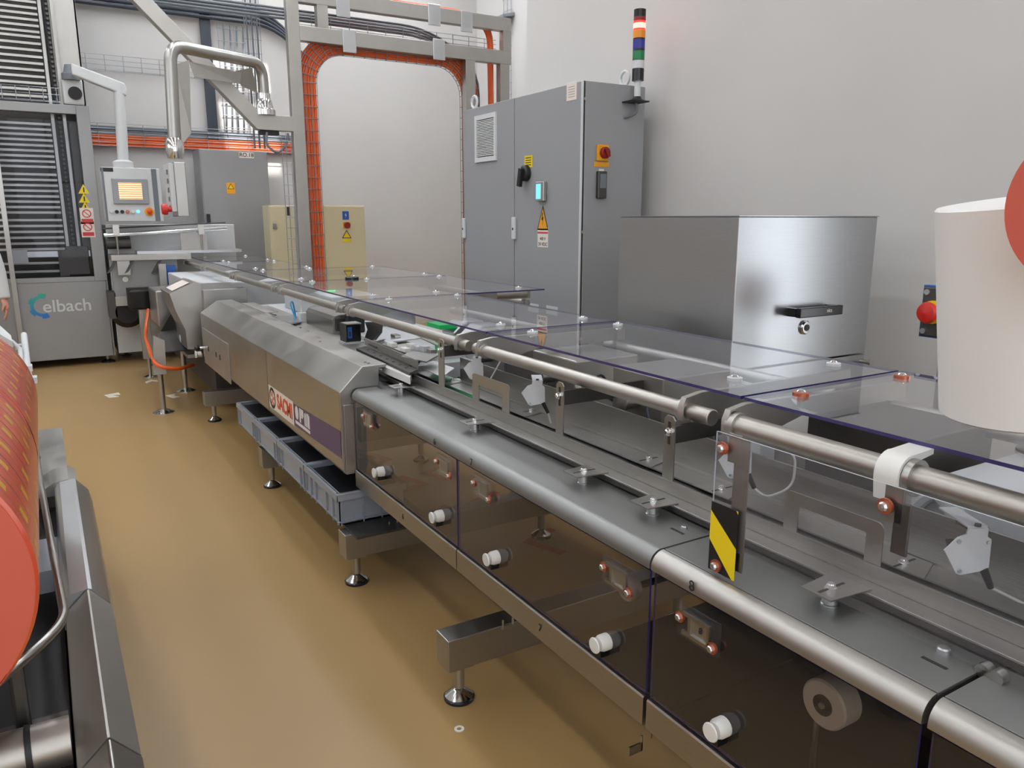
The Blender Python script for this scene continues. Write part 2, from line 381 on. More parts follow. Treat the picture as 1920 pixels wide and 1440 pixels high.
# ------------------------------------------------------------------ conveyor sections with smoked side panels
AX = 1.10                                        # plane of the apron and nose
def num(s, parent, y, z=.842, size=.034): return text('number', s, size, 'ink', parent, (AX-.0012, y, z), (0, -1, 0), ZP)
def clamp(parent, y, z=.745):
    x = AX+.008
    c = M().box(x-.010, x, y-.058, y+.058, z-.036, z+.036).build('panel_clamp', 'guard_glass', parent)
    f = M()
    f.box(x-.016, x-.010, y-.040, y+.040, z+.018, z+.026); f.box(x-.016, x-.010, y-.040, y+.040, z-.026, z-.018)
    f.box(x-.016, x-.010, y-.040, y-.032, z-.018, z+.018); f.box(x-.016, x-.010, y+.014, y+.022, z-.018, z+.018)
    f.build('clip', 'steel', c)
    M().box(x-.011, x-.010, y-.032, y+.014, z-.018, z+.018).build('plate', 'steel_matt', c)
    for dy, dz in ((.048, .008), (-.048, -.018)):
        M().cyl((x-.010, y+dy, z+dz), (x-.016, y+dy, z+dz), .0125, 14).build('washer', 'copper', c)
        M().lathe([(.008, 0), (.008, .005), (.006, .007)], (x-.016, y+dy, z+dz), (-1, 0, 0), 6).build('bolt', 'steel_bright', c)
    return c
def knob(parent, y, z=.522):
    x = AX+.008
    k = M().lathe([(.0215, 0), (.0215, .020), (.017, .029), (.009, .030), (.009, .036)], (x, y, z), (-1, 0, 0), 18).build('knob', 'white_plastic', parent)
    M().lathe([(.009, .036), (.0195, .037), (.0205, .040), (.019, .043), (0, .0435)], (x, y, z), (-1, 0, 0), 22).build('cap', 'white_plastic', k)
    M().box(x-.03, x-.002, y-.012, y+.006, z-.032, z-.016).build('clip', 'black_gloss', k)
def beam(parent, y, hooks=True, x0=1.0, x1=2.15):
    b = M().box(x0, x1, y-.045, y+.045, .135, .25).build('support_beam', 'steel_brushed', parent, bevel=.003)
    for xx in ((1.06,) if x1 < 2 else (1.06, 2.05)):
        M().box(xx-.045, xx+.04, y-.035, y+.035, .127, .135).build('bracket', 'steel', b)
        M().lathe([(.019, .045), (.019, .127)], (xx, y, 0), ZP, 16).build('foot_stem', 'steel', b)
        M().lathe([(.008, .03), (.008, .05)], (xx, y, 0), ZP, 12).build('spindle', 'chrome', b)
        M().lathe([(.052, 0), (.053, .010), (.047, .016), (.018, .034), (.010, .038), (0, .038)], (xx, y, 0), ZP, 28).build('foot_pad', ['pad'], b)
        M().lathe([(.049, .0145), (.02, .034), (.0105, .039), (0, .039)], (xx, y, .001), ZP, 28).build('foot_cone', 'chrome', b)
    if hooks:
        M().cyl((1.206, y-.047, .235), (1.206, y-.047, .272), .0035, 8).build('pin', 'steel', b)
        M().cyl((1.245, y-.047, .245), (1.245, y-.047, .295), .0042, 8).build('pin', 'steel', b)
        M().box(1.20, 1.25, y-.049, y-.045, .235, .248).build('pin_plate', 'steel', b)
    return b
def section(label, y0, y1, parts, split_nose, joints):
    t = thing('conveyor_section', label, 'conveyor', (1.45, (y0+y1)/2, 0))
    nose = [(1.118, .822)] + [(AX, .826)] + arc((AX+.035, .833), .035, 180, 90, 8)
    if split_nose:
        M().prism(nose + [(1.1352, .822)], 'y', y0, y1).build('nose', 'steel_matt', t)
        M().box(1.139, 1.30, y0, y1, .862, .868).build('worktop', 'steel_belt', t, bevel=.001)
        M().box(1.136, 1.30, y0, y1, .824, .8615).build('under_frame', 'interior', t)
    else:
        M().prism(nose + [(1.30, .868), (1.30, .822)], 'y', y0, y1).build('worktop', 'steel_belt', t)
    for (a, b, n) in parts:                      # a > b : section from y=a down to y=b
        ap = M().prism([(AX, .425), (AX, .497), (AX+.003, .501), (AX+.022, .501), (AX+.022, .425)], 'y', b+.003, a-.003).build('apron', 'steel_brushed', t)
        if n: text('number', n, .032, 'ink', ap, (AX-.001, b+(a-b)*.46 if n != '8' else .955, .462), (0, -1, 0), ZP)
        sp = M().box(AX+.008, AX+.014, b+.005, a-.005, .506, .818); sp.mi = [1, 1, 1, 1, 0, 0]; sp = sp.build('side_panel', ['smoked_glass', 'edge_violet'], t, smooth=0)
    # inside: dark sheet and pan added to deepen the shade, drive shafts
    if y1 < 1.5: M().box(1.62, 1.64, y0, y1, .43, .80).build('shade_sheet', 'interior', t); M().box(1.125, 1.62, y0, y1, .428, .436).build('shade_pan', 'interior', t)
    else: M().box(1.70, 1.72, y0, y0+.35, .43, .72).build('shade_sheet', 'interior', t); M().box(1.125, 1.70, y0, y0+.35, .428, .436).build('shade_pan', 'interior', t)
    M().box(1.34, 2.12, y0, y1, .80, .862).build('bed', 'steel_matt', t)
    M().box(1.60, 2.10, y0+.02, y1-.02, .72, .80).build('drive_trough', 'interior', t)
    return t
S1 = section('long steel conveyor section numbered 6 and 7 beside the big hooded cover', 1.228, 3.19, [(3.19, 2.195, '6'), (2.195, 1.228, '7')], False, None)
num('6', S1, px(815, 828, AX).y); num('7', S1, px(884, 867, AX).y)
for u, v in ((833, 875), (905, 917), (1158, 1082)): p = px(u, v, AX); clamp(S1, p.y, p.z)
p = px(688, 785, AX); clamp(S1, p.y-.02, p.z-.0)
for u, v in ((700, 887), (808, 971), (910, 1050), (1113, 1211)): p = px(u, v, AX-.035); knob(S1, p.y, p.z)
beam(S1, 2.112); beam(S1, 3.117)
S2 = section('steel conveyor section numbered 8 under the striped warning plate', .588, 1.222, [(1.222, .588, '8')], True, None)
num('8', S2, px(1297, 1106, AX).y)
p = px(1308, 1180, AX); clamp(S2, p.y, p.z); text('number', '8', .02, 'ink', S2, (AX-.0045, p.y-.012, p.z+.002), (0, -1, 0), ZP)
p = px(1330, 1374, AX-.035); knob(S2, p.y, p.z)
beam(S2, .62, False)
p = pz(1205, 1398, .27)
cb = M().box(p.x, AX+.05, p.y-.0, p.y+.004, .255, .28); cb.box(p.x-.004, p.x, p.y, p.y+.004, .255, .30); cb.box(p.x+.026, p.x+.031, p.y, p.y+.004, .28, .33); cb.build('cable_hook', 'steel', S2)
def pulley(parent, u, v, x, r, L):
    c = px(u, v, x)
    w_ = M().lathe([(r*.93, 0), (r, .004), (r, L), (r*.93, L+.004)], c, XP, 32).build('pulley', 'white_plastic', parent)
    M().lathe([(r*.42, -.003), (r*.42, .004)], c, XP, 20).build('hub', 'steel_dark', w_)
    M().lathe([(r*.12, -.007), (r*.14, -.003)], c, XP, 10).build('bolt', 'steel_bright', w_)
    M().cyl(c, c+V(.4, 0, 0), r*.3, 12).build('shaft', 'steel_dark', w_)
pulley(S2, 1543, 1322, 1.21, .050, .05)
pulley(S1, 1172, 1106, 1.21, .032, .03)
p = px(1560, 1400, 1.3); M().cyl((1.24, p.y, .45), (1.24, p.y, .70), .006, 8).build('rod', 'steel', S2)
p = px(1475, 1255, 1.5); M().box(1.48, 1.5, p.y-.05, p.y+.05, .72, .735).box(1.48, 1.5, p.y-.05, p.y+.05, .75, .765).build('belt_bar', 'white_plastic', S2)
S3 = section('last steel conveyor section past the gap after number 8', -.45, .578, [(.578, -.45, '')], True, None)
beam(S3, -.30, False)
# small worktop details
for u, v in ((1769, 1222),): bolt('bolt', 'steel_bright', S2, pz(u, v, .868), ZP, .011, .009, False)
for u, v in ((1283, 990),): bolt('bolt', 'steel_bright', S1, pz(u, v, .868), ZP, .008, .006, False)
for s, (u, v) in ((S1, (1270, 996)), (S2, (1752, 1243)), (S1, (712, 727))):
    p = pz(u, v, .868); M().box(p.x-.004, p.x+.004, p.y-.022, p.y+.022, .8682, .8686).build('slot', 'ink', s)
for s, (u, v) in ((S2, (1847, 1254)), (S3, (1873, 1268))):
    p = pz(u, v, .875); M().lathe([(.012, 0), (.012, .02), (.010, .022)], (p.x-.01, p.y, .874), XP, 16).build('end_stud', 'steel', s)

# ------------------------------------------------------------------ product lane: guides, belt, tabs, brackets
LY0, LY1 = -.45, 3.35
lane = thing('product_lane', 'long product guide lane with slotted tabs running behind the worktop', 'guide rail', (1.45, 1.5, .862))
M().box(1.285, 1.336, LY0, LY1, .894, .899).build('front_guide', 'steel_brushed', lane, bevel=.0008)
M().box(1.288, 1.293, LY0, LY1, .880, .8935).build('guide_lip', 'steel_dark', lane)
M().box(1.332, 1.336, LY0, LY1, .8995, .935).build('guide_web', 'steel_brushed', lane)
M().box(1.34, 1.53, LY0, LY1, .864, .872).build('belt', 'steel_belt', lane)
M().box(1.47, 1.56, LY0, LY1, .880, .884).build('rear_guide', 'steel_brushed', lane)
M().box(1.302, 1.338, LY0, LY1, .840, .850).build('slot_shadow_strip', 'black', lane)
zt = px(1230, 790, 1.565).z
M().box(1.562, 1.568, LY0, LY1-.3, .864, zt).build('back_plate', 'steel_brushed', lane)
M().box(1.545, 1.562, LY0, LY1-.3, .884, .889).build('back_plate_foot', 'steel', lane)
def tab(u, v, front=True):
    p = pz(u, v, .905 if front else .892)
    if front:
        x0, x1 = p.x-.045, 1.30; y0, y1 = p.y-.034, p.y+.034
        t = M().slab([(x0, y0, .8995), (x1, y0-.01, .8995), (x1, y1+.01, .8995), (x0, y1, .8995)], (0, 0, .003)).build('slot_tab', 'steel', lane)
        M().lathe([(.0165, .868), (.0165, .871), (.0145, .872), (.0145, .8995)], (p.x, p.y, 0), ZP, 18).build('standoff', 'steel_bright', t)
    else:
        x0, x1 = 1.46, p.x+.05; y0, y1 = p.y-.034, p.y+.034
        t = M().slab([(x0, y0-.03, .8845), (x1, y0, .8845), (x1, y1, .8845), (x0, y1+.03, .8845)], (0, 0, .003)).build('slot_tab', 'steel', lane)
    s_ = M().box(p.x-.035, p.x+.04, p.y-.003, p.y+.003, .9026 if front else .8876, .9030 if front else .8880); s_.build('slot', 'ink', t)
    zz = .9025 if front else .8875
    M().lathe([(.0115, zz), (.0115, zz+.002), (.0085, zz+.0025), (.0085, zz+.008), (.007, zz+.010)], (p.x, p.y, 0), ZP, 10).build('bolt', 'chrome', t)
for u, v in ((752, 722), (890, 788), (1094, 882), (1224, 938), (1558, 1100)): tab(u, v)
for u, v in ((848, 712), (996, 768), (1216, 858), (1353, 914), (1695, 1052)): tab(u, v, False)
def nbr(ua, va, ub, vb, x=1.364):                # inverted U sheet bracket on the guide web
    a = px(ua, va, x); b = px(ub, vb, x); y0, y1 = min(a.y, b.y), max(a.y, b.y); zt_ = max(a.z, b.z)
    return y0, y1, zt_
def hoop(y0, y1, ztop, leg=.035, x=1.337):
    r = .015; z0 = .925
    outer = [(y0, z0)] + arc((y0+r, ztop-r), r, 180, 90, 4) + arc((y1-r, ztop-r), r, 90, 0, 4) + [(y1, z0)]
    o2 = [(y1-leg, z0), (y1-leg, ztop-leg), (y0+leg, ztop-leg), (y0+leg, z0)]
    m = M()
    # front and back as quads strips between outer and inner outline
    m.prism([(y0, z0), (y0, ztop-r)] + arc((y0+r, ztop-r), r, 180, 90, 4) + [(y0+leg, ztop), (y0+leg, z0)], 'x', x, x+.003)
    m.prism([(y0+leg, ztop-leg*.8), (y0+leg, ztop), (y1-leg, ztop), (y1-leg, ztop-leg*.8)], 'x', x, x+.003)
    m.prism([(y1-leg, z0), (y1-leg, ztop)] + arc((y1-r, ztop-r), r, 90, 0, 4) + [(y1, ztop-r), (y1, z0)], 'x', x, x+.003)
    return m.build('hoop_bracket', 'steel', lane)
a = px(1650, 1062, 1.337); b = px(1470, 1003, 1.337); c = px(1488, 922, 1.337); hoop(a.y, b.y+.004, c.z, .036)
a = px(955, 770, 1.337); b = px(893, 748, 1.337); c = px(899, 703, 1.337); hoop(a.y, b.y+.03, c.z, .05)
def post(u, v, vt, w_=.040):
    p = px(u, v, 1.338); zt_ = px(u+12, vt, 1.338).z
    m = M().prism([(p.y-w_/2, .925), (p.y+w_/2, .925), (p.y+w_/2, zt_-.01), (p.y+w_/2-.01, zt_), (p.y-w_/2+.01, zt_), (p.y-w_/2, zt_-.01)], 'x', 1.337, 1.341)
    t = m.build('post_plate', 'steel', lane)
    M().box(1.3355, 1.337, p.y-.004, p.y+.004, zt_-.075, zt_-.015).build('slot', 'ink', t)
    M().lathe([(.012, 0), (.012, .003), (.008, .004), (.008, .012), (.006, .014)], (1.337, p.y, zt_-.042), (-1, 0, 0), 8).build('bolt', 'chrome', t)
    M().box(1.341, 1.70, p.y-.018, p.y-.006, zt_-.07, zt_-.025).build('arm', 'steel_dark', t)
post(1252, 888, 782); post(1049, 806, 720); post(828, 715, 640, .05)
M().lathe([(.030, 0), (.030, .004), (.012, .006), (.012, .03), (.017, .032), (.017, .045), (0, .047)], px(1085, 738, 1.47), (-1, 0, 0), 18).build('clamp_stud', 'chrome', lane)
# ------------------------------------------------------------------ photo sensors
def sensor(lab, u, v, x, s=1.0, bent=(1, 0, 0), cable=None, mirror=1):
    c = px(u, v, x); t = thing('photo_sensor', lab, 'sensor', c - V(0, 0, .05*s))
    xd = V(.80, -.60, 0) * mirror if False else V(.86, -.5, 0)
    n = V(-.5, -.86, 0)
    def P(a, b): return c + xd*a*s + ZP*b*s
    pent = [(-.045, .008), (-.022, .034), (-.006, .040), (-.004, .052), (.034, .052), (.034, .036), (.042, .030), (.044, -.026), (.040, -.032), (-.010, -.042), (-.018, -.038)]
    M().slab([P(*q) for q in pent], n*.004).build('plate', 'offwhite', t)
    M().slab([P(-.03, .02)-n*.001, P(.03, .02)-n*.001, P(.03, -.025)-n*.001, P(-.012, -.03)-n*.001], -n*.022).build('body', 'black', t)
    for a, b in ((-.02, .027), (.037, .024), (-.012, -.033)): M().lathe([(.0045*s, 0), (.004*s, .003)], P(a, b)+n*.004, n, 10).build('screw', 'steel_bright', t)
    M().slab([P(-.004, .052), P(.034, .052), P(.034, .052)-n*.10*s, P(-.004, .052)-n*.10*s], (0, 0, .003)).build('bracket', 'offwhite', t)
    M().slab([P(.034, .052), P(.034, .052)-n*.10*s, P(.034, .02)-n*.10*s, P(.034, .03)], xd*.003).build('bracket_side', 'steel_dark', t)
    M().cyl(P(.015, .055), P(.015, .060), .006*s, 8).build('bolt', 'steel_dark', t)
    if cable:
        pl = P(.036, -.030); q = pl + xd*.02*s + V(0, 0, -.04*s)
        M().cyl(pl, q, .008*s, 10, .006*s).build('plug', 'black', t)
        M().tube(fillet([q] + [Vector(k) for k in cable], .05, 8), .0032, 8).build('cable', 'cable_white', t)
    return t
c = px(1815, 1035, 1.44)
sensor('sensor plate with screws hanging behind the clear guard, black plug below', 1812, 1038, 1.44, 1.0, cable=[c+V(.09, -.06, -.10), c+V(.13, -.16, -.13)])
c = px(1385, 865, 1.44)
sensor('sensor plate behind the striped warning plate with looped white cable', 1378, 868, 1.44, .95, cable=[c+V(.05, -.05, -.09), c+V(.10, -.09, -.06), c+V(.10, -.09, .03), c+V(.06, -.04, .05)])
c = px(1000, 745, 1.44)
sensor('pale sensor plate between two post plates, white cable dropping to the lane', 1000, 740, 1.44, .95, cable=[c+V(.06, -.03, -.11), c+V(.06, -.06, -.14)])
c = px(890, 690, 1.44)
sensor('small pale sensor plate beside the plain hoop bracket', 888, 694, 1.44, .9, cable=[c+V(.06, -.02, -.05), c+V(.12, -.04, .06)])
# ------------------------------------------------------------------ clear front guard with hazard stripes
GX = 1.15
pt = px(1345, 808, GX); pb = px(1328, 1085, GX)
gp = thing('clear_guard_plate', 'clear upright guard plate with yellow and black warning strip', 'guard', (GX, .6, .87))
gz1 = pt.z; gy1 = pt.y; gz0 = .872
gm_ = M().box(GX-.002, GX+.002, .15, gy1, .935, gz1); gm_.mi = [0, 1, 0, 1, 0, 0]; gm_.build('pane', ['guard_glass', 'edge_clear'], gp, smooth=0)
s0 = px(1378, 1108, GX).y; s1 = gy1
hz1 = px(1337, 938, GX).z
st = M().box(GX-.0045, GX-.0035, s0, s1, gz0, hz1).build('warning_strip', 'black', gp)
def at(a, b): return (GX-.0052, s1+(s0-s1)*a, gz0+(hz1-gz0)*b)
M().slab([at(0, .87), at(0, .45), at(.9, 0), at(1, 0), at(1, .46)], (.0006, 0, 0)).build('stripe', 'yellow', st)
M().slab([at(.93, 1), at(1, 1), at(1, .96)], (.0006, 0, 0)).build('stripe', 'yellow', st)
M().box(GX+.0022, GX+.0052, s0-.012, s0+.026, gz0+.02, gz1-.002).build('flat_bar', 'steel', gp)
for u, v in ((1357, 840), (1344, 1060), (1662, 948)):
    p = px(u, v, GX-.004)
    w_ = M().cyl(p, p+V(-.006, 0, 0), .0135, 18).build('washer', 'copper', gp)
    M().lathe([(.0085, 0), (.0085, .004), (.006, .008), (0, .009)], p+V(-.006, 0, 0), (-1, 0, 0), 8).build('bolt', 'steel_bright', w_)
for u in (1372, 1668):
    p = px(u, 850 if u < 1500 else 955, GX)
    M().box(GX+.002, GX+.006, p.y-.02, p.y+.012, p.z-.02, p.z+.04).build('hanger', 'steel', gp)
pp = px(1672, 960, GX); M().box(GX+.002, GX+.008, pp.y-.03, pp.y-.002, pp.z-.07, pp.z+.02).build('stop_bar', 'steel_dark', gp, bevel=.002)

# ------------------------------------------------------------------ hinged top guards: pane, rail, brackets, bolts
RX, RZ, RR = 1.40, 1.110, .0215
GZ0, GZ1 = 1.156, 1.164
def pane(m, x0, x1, y0, y1):
    m.box(x0, x1, y0, y1, GZ0, GZ1)
    m.mi[-6:] = [0, 0, 1, 1, 1, 1]
def guard(lab, y0, y1, xr, red=False, RR=RR, rail=True, coll=(.10, .10), tube_gap=(.02, .02), handle=False, back_tube=False, rx=RX, rz=RZ):
    t = thing('guard_cover', lab, 'machine guard', (RX, (y0+y1)/2, 1.08))
    m = M(); pane(m, 1.465, xr, y0+.004, y1-.004); g = m.build('pane', ['clear_glass', 'edge_violet'], t, smooth=0)
    r = M().lathe([(RR-.002, 0), (RR, .002), (RR, y1-y0-sum(tube_gap)-.002), (RR-.002, y1-y0-sum(tube_gap))], (rx, y0+tube_gap[0], rz), YP, 24).build('rail_tube', 'tube_steel', t)
    for yy in (y0+coll[0], y1-coll[1]):
        b = M()
        b._ring((rx, yy-.012, rz), YP, RR, RR+.006, .024, 24, 0)
        k = b.build('collar', 'steel_matt', t)
        # bent sheet from the collar up to the pane
        prof = [(rx-.022, rz-.02), (rx-.026, rz-.012), (rx-.026, rz+.012), (rx-.016, rz+.034), (rx+.04, rz+.043), (1.60, 1.151), (1.60, 1.155), (rx+.036, rz+.047), (rx-.019, rz+.038), (rx-.030, rz+.014), (rx-.030, rz-.022)]
        sgn = 1 if yy > (y0+y1)/2 else -1; ya_ = yy+sgn*.014
        M().prism(prof, 'y', ya_-.009, ya_+.009).build('bracket', 'steel_matt', t)
        M().prism([(rx-.026, rz-.02), (rx-.026, rz+.012), (rx-.016, rz+.034), (rx+.04, rz+.042), (1.60, 1.150), (1.66, 1.10), (1.55, 1.075), (rx+.03, rz-.026)], 'y', ya_-.002, ya_+.002).build('gusset', 'steel_matt', t)
    n = 2
    for yy in (y0+coll[0]+.02, y1-coll[1]-.02):
        for xx in ((1.60, xr-.10) if xr < 2.3 else (1.60, 2.0, xr-.12)):
            w_ = M().lathe([(.021, 0), (.021, .008), (.019, .009)], (xx, yy, GZ1), ZP, 20).build('washer', 'copper' if red else 'offwhite', t)
            if red: w_['label'] = 'red rubber washer'
            M().lathe([(.012, .009), (.012, .011), (.008, .015), (0, .017)], (xx, yy, GZ1), ZP, 14).build('bolt', 'chrome', w_)
    # cross arm carrying the pane at the back, with pivot block
    for yy in (y0+coll[0], y1-coll[1]):
        a = M().prism([(1.62, GZ0-.004), (1.62, GZ0-.03), (1.70, GZ0-.055), (xr-.05, GZ0-.055), (xr-.05, GZ0-.004)], 'y', yy-.006, yy+.006).build('cross_arm', 'steel_matt', t)
    M().cyl((xr-.10, y0+.05, GZ0-.08), (xr-.10, y1-.05, GZ0-.08), .022, 18).build('hinge_tube', 'steel_matt', t)
    if handle:
        p = pz(660, 523, GZ1); M().lathe([(.05, 0), (.05, .012), (.045, .016), (0, .017)], (p.x, p.y, GZ1), ZP, 20).build('stop_disc', 'black_gloss', t)
    if back_tube:
        q = pz(960, 552, 1.13); M().cyl((q.x-.12, q.y-.005, 1.13), (q.x+.10, q.y-.005, 1.13), .022, 20).build('end_tube', 'steel_matt', t)
    return t
guard('clear top guard with red washers beside the white film roll', -.45, 1.315, 2.12, True, RR=.027, coll=(.2, .045), tube_gap=(.02, .02))
wb = px(1690, 880, RX)
g2 = guard('clear top guard before the brushed silver box, rail ending in a flat cut', 1.32, 2.625, 2.12, False, coll=(.13, .10), tube_gap=(.03, .03))
g3 = guard('clear top guard over the sensors near the grey switch cabinet', 2.63, 4.08, 2.12, False, coll=(.10, .10))
g4 = guard('wide clear top guard with a round tube end at its corner', 4.085, 5.50, 2.70, False, coll=(.10, .12), handle=True, back_tube=True)
g5 = guard('wide clear top guard next to the orange cable column', 5.505, 6.90, 2.70, False, coll=(.10, .12))
g6 = guard('clear top guard in front of the cream control cabinet', 6.905, 8.30, 2.15, False, coll=(.10, .12))
g7 = guard('farthest clear top guard at the end of the rail line', 8.305, 9.60, 2.15, False, coll=(.10, .12))
wt = thing('rail_bracket', 'white plastic bracket clamped round the rail by the red washers', 'bracket', (RX, wb.y, RZ-.03))
m = M(); RR = .027; pr = arc((RX, RZ), RR+.016, 200, 80, 8)
m.prism([(RX-.036, RZ-.05)] + pr[1:] + [(1.47, RZ+.046), (1.47, RZ+.034), (RX+.01, RZ+.026)] + arc((RX, RZ), RR+.0065, 80, 200, 8)[1:] + [(RX-.024, RZ-.05)], 'y', wb.y-.02, wb.y+.03)
m.build('shell', 'white_plastic', wt, smooth=40)
M()._ring((RX, wb.y-.035, RZ), YP, RR, RR+.010, .014, 22, 0)
x_ = M(); x_._ring((RX, wb.y-.036, RZ), YP, RR, RR+.010, .014, 22, 0); x_.build('collar', 'steel', wt)
M().box(RX-.03, RX-.012, wb.y-.034, wb.y-.026, RZ-.09, RZ-.01).build('tongue', 'steel', wt)
# hidden drive housings under the guards (seen through the panes)
hs = thing('drive_housing', 'dark drive housing under the clear guards behind the lane', 'housing', (1.9, 2.2, .86))
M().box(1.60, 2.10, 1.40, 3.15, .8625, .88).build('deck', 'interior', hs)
for y, h, d in ((2.95, .16, .22), (2.45, .13, .3), (1.95, .15, .26), (1.65, .1, .12)):
    b = M().box(1.66, 1.96, y-d/2, y+d/2, .88, .95+h).build('motor_box', 'steel_matt', hs, bevel=.006)
    M().box(1.655, 1.66, y-.02, y+.02, .99, 1.03).build('tag', 'white_plastic', b)
    M().cyl((1.60, y, 1.0), (1.66, y, 1.0), .025, 14).build('spindle', 'steel', b)
M().box(1.64, 1.70, 1.40, 1.52, .88, 1.03).build('junction', 'offwhite', hs)
for k in range(5): M().tube(fillet([(1.62, 1.5+.3*k, .88), (1.61, 1.55+.3*k, 1.02), (1.72, 1.62+.3*k, 1.05), (1.85, 1.7+.3*k, .90)], .06), .005, 6).build('cable', 'cable_dark', hs)
nb = thing('cable_box', 'pale grey box below the red-washer guard', 'box', (1.9, .7, .86))
M().box(1.66, 2.08, .25, .95, .862, 1.02).build('body', 'offwhite', nb, bevel=.004)
M().box(1.70, 2.04, 1.0, 1.30, .862, 1.09).build('frame', 'steel_dark', nb, bevel=.004)
M().tube([(1.62, .98+.02*math.sin(k*.9), .93+.012*k) if False else V(1.63+.004*k, .99-.012*k, .90+.11*math.sin(k/12*3.1)) for k in range(13)], .028, 12).build('hose', 'offwhite', nb)

# ------------------------------------------------------------------ wrapping module with hooded cover
wm = thing('wrapping_module', 'steel wrapping machine with a long hooded cover and maker logos', 'machine', (1.3, 4.9, 0))
CY0, CY1 = 3.205, 6.62
prof = [(1.062, .48), (1.05, .50), (1.05, .856), (1.158, .962), (1.272, .964), (1.272, .95), (1.235, .945), (1.235, .87), (1.30, .86), (1.30, .78), (1.12, .78), (1.105, .48)]
n = len(prof)
cv = M(); 
far = [(x if x > 1.15 else x, CY1 - (.0 if z < .87 else .15), z) for x, z in prof]
cv.add([(x, CY0, z) for x, z in prof] + far, [list(range(n)), list(range(2*n-1, n-1, -1))] + [[i, i+n, (i+1) % n+n, (i+1) % n] for i in range(n)])
cv.build('hood', 'steel', wm, bevel=.003)
M().box(1.062, 1.12, CY0-.012, CY0-.001, .482, .80).build('end_flange', 'steel_brushed', wm, bevel=.002)
ep = M().box(1.043, 1.05, px(433, 700, 1.05).y, 6.55, .46, .745).build('access_plate', 'steel_matt', wm, bevel=.002)
q = px(385, 652, 1.04)
M().cyl(q, q+V(-.04, 0, 0), .012, 12).build('knob_stem', 'chrome', ep); M().lathe([(0, 0), (.022, .008), (.026, .022), (.02, .036), (0, .044)], q+V(-.04, 0, 0), (-1, 0, 0), 16).build('knob', 'black_gloss', ep)
for du in (9, 21, 27): qq = px(380+du*1.2, 646+du*.9, 1.0425); M().box(1.0415, 1.0425, qq.y-.02, qq.y+.02, qq.z-.02, qq.z+.02).build('slot', 'ink', ep)
# logos on the hood front
FX = 1.0495
def fp(u, v, d=0): p = px(u, v, FX-d); return p
s = [px(*p, FX) for p in ((503.3, 720.6), (549, 752), (552.8, 797), (507, 764))]
ya, yb = (s[0].y+s[3].y)/2, (s[1].y+s[2].y)/2; zt_, zb = (s[0].z+s[1].z)/2, (s[2].z+s[3].z)/2
stk = M().box(FX-.0015, FX-.0005, yb, ya, zb, zt_).build('logo_plate', 'sticker_white', wm)
hz = zt_-zb; wy = ya-yb
text('lettering', 'SACMI', hz*.86, 'logo_orange', stk, (FX-.0018, yb+wy*.345, (zt_+zb)/2), (0, -1, 0), ZP, squash=wy*.62/(hz*.86*2.9), bold=.004)
em = M()
for k in range(26):
    a = 2*math.pi*k/26; c_ = V(FX-.0022, ya-wy*.155+math.cos(a)*wy*.115, (zt_+zb)/2+math.sin(a)*hz*.40)
    em.obox(c_, (.0004, 0, 0), (0, .006, .002), (0, -.002, .008))
em.build('emblem_ring', 'ink', stk)
em = M()
for k in range(5):
    a = .6+k*1.25; em.slab([V(FX-.0022, ya-wy*.155+r_*math.cos(a+d_), (zt_+zb)/2+.05*(k == 9)+1.3*r_*math.sin(a+d_)) for r_, d_ in ((0.004, 0), (.03, .35), (.045, 0), (.03, -.35))], (.0004, 0, 0))
em.build('emblem_mark', 'logo_orange', stk)
p0 = px(550.7, 754.5, FX); p1 = px(639, 810, FX); p2 = px(640.6, 860, FX); p3 = px(581, 813, FX)
stripe = M().slab([(FX-.0010, yb-.005, zt_-.01), (FX-.0010, 3.215, p1.z), (FX-.0010, 3.215, p2.z), (FX-.0010, yb-.005, zb+.005)], (.0006, 0, 0)).build('colour_band', 'purple', wm)
oy0, oy1 = px(554, 775, FX).y, px(581, 790, FX).y; oz1, oz0 = px(567, 768, FX).z, px(568, 803, FX).z
om = M(); L = oy0-oy1
def ob(a0, a1, b0, b1): om.box(FX-.0024, FX-.0016, oy0-L*a1, oy0-L*a0, oz0+(oz1-oz0)*b0, oz0+(oz1-oz0)*b1)
ob(0, 1, 0, .16)
om.prism([(oy0-L*(.13+.12*math.cos(k/14*6.283)), oz0+(oz1-oz0)*(.62+.36*math.sin(k/14*6.283))) for k in range(14)], 'x', FX-.0024, FX-.0016)
ob(.32, .41, .24, .98); ob(.43, .60, .62, .98); ob(.43, .55, .52, .60); ob(.66, .74, .24, .98); ob(.77, .84, .24, .98); ob(.87, 1, .24, .9); ob(.66, .95, .9, .98)
om.build('logo_mark', 'logo_white', stripe)
for u, v in ((685, 679), (691, 681), (424, 562), (440, 560), (600, 640)):
    q = pz(u, v, .9635); M().cyl((q.x, q.y, .9635), (q.x, q.y, .9642), .007, 10).build('hole', 'ink', wm)
M().box(FX-.0004, FX+.001, px(500, 690, FX).y-.0015, px(500, 690, FX).y+.0015, .50, .852).build('seam', 'steel_dark', wm)
# crate shelf, lower frame
M().box(1.03, 1.40, 3.0, 5.3, .252, .262).build('crate_shelf', 'steel_dark', wm)
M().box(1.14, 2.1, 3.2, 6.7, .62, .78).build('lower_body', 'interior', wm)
beam(wm, 4.6, False); bb = beam(wm, 6.42, False, .99)
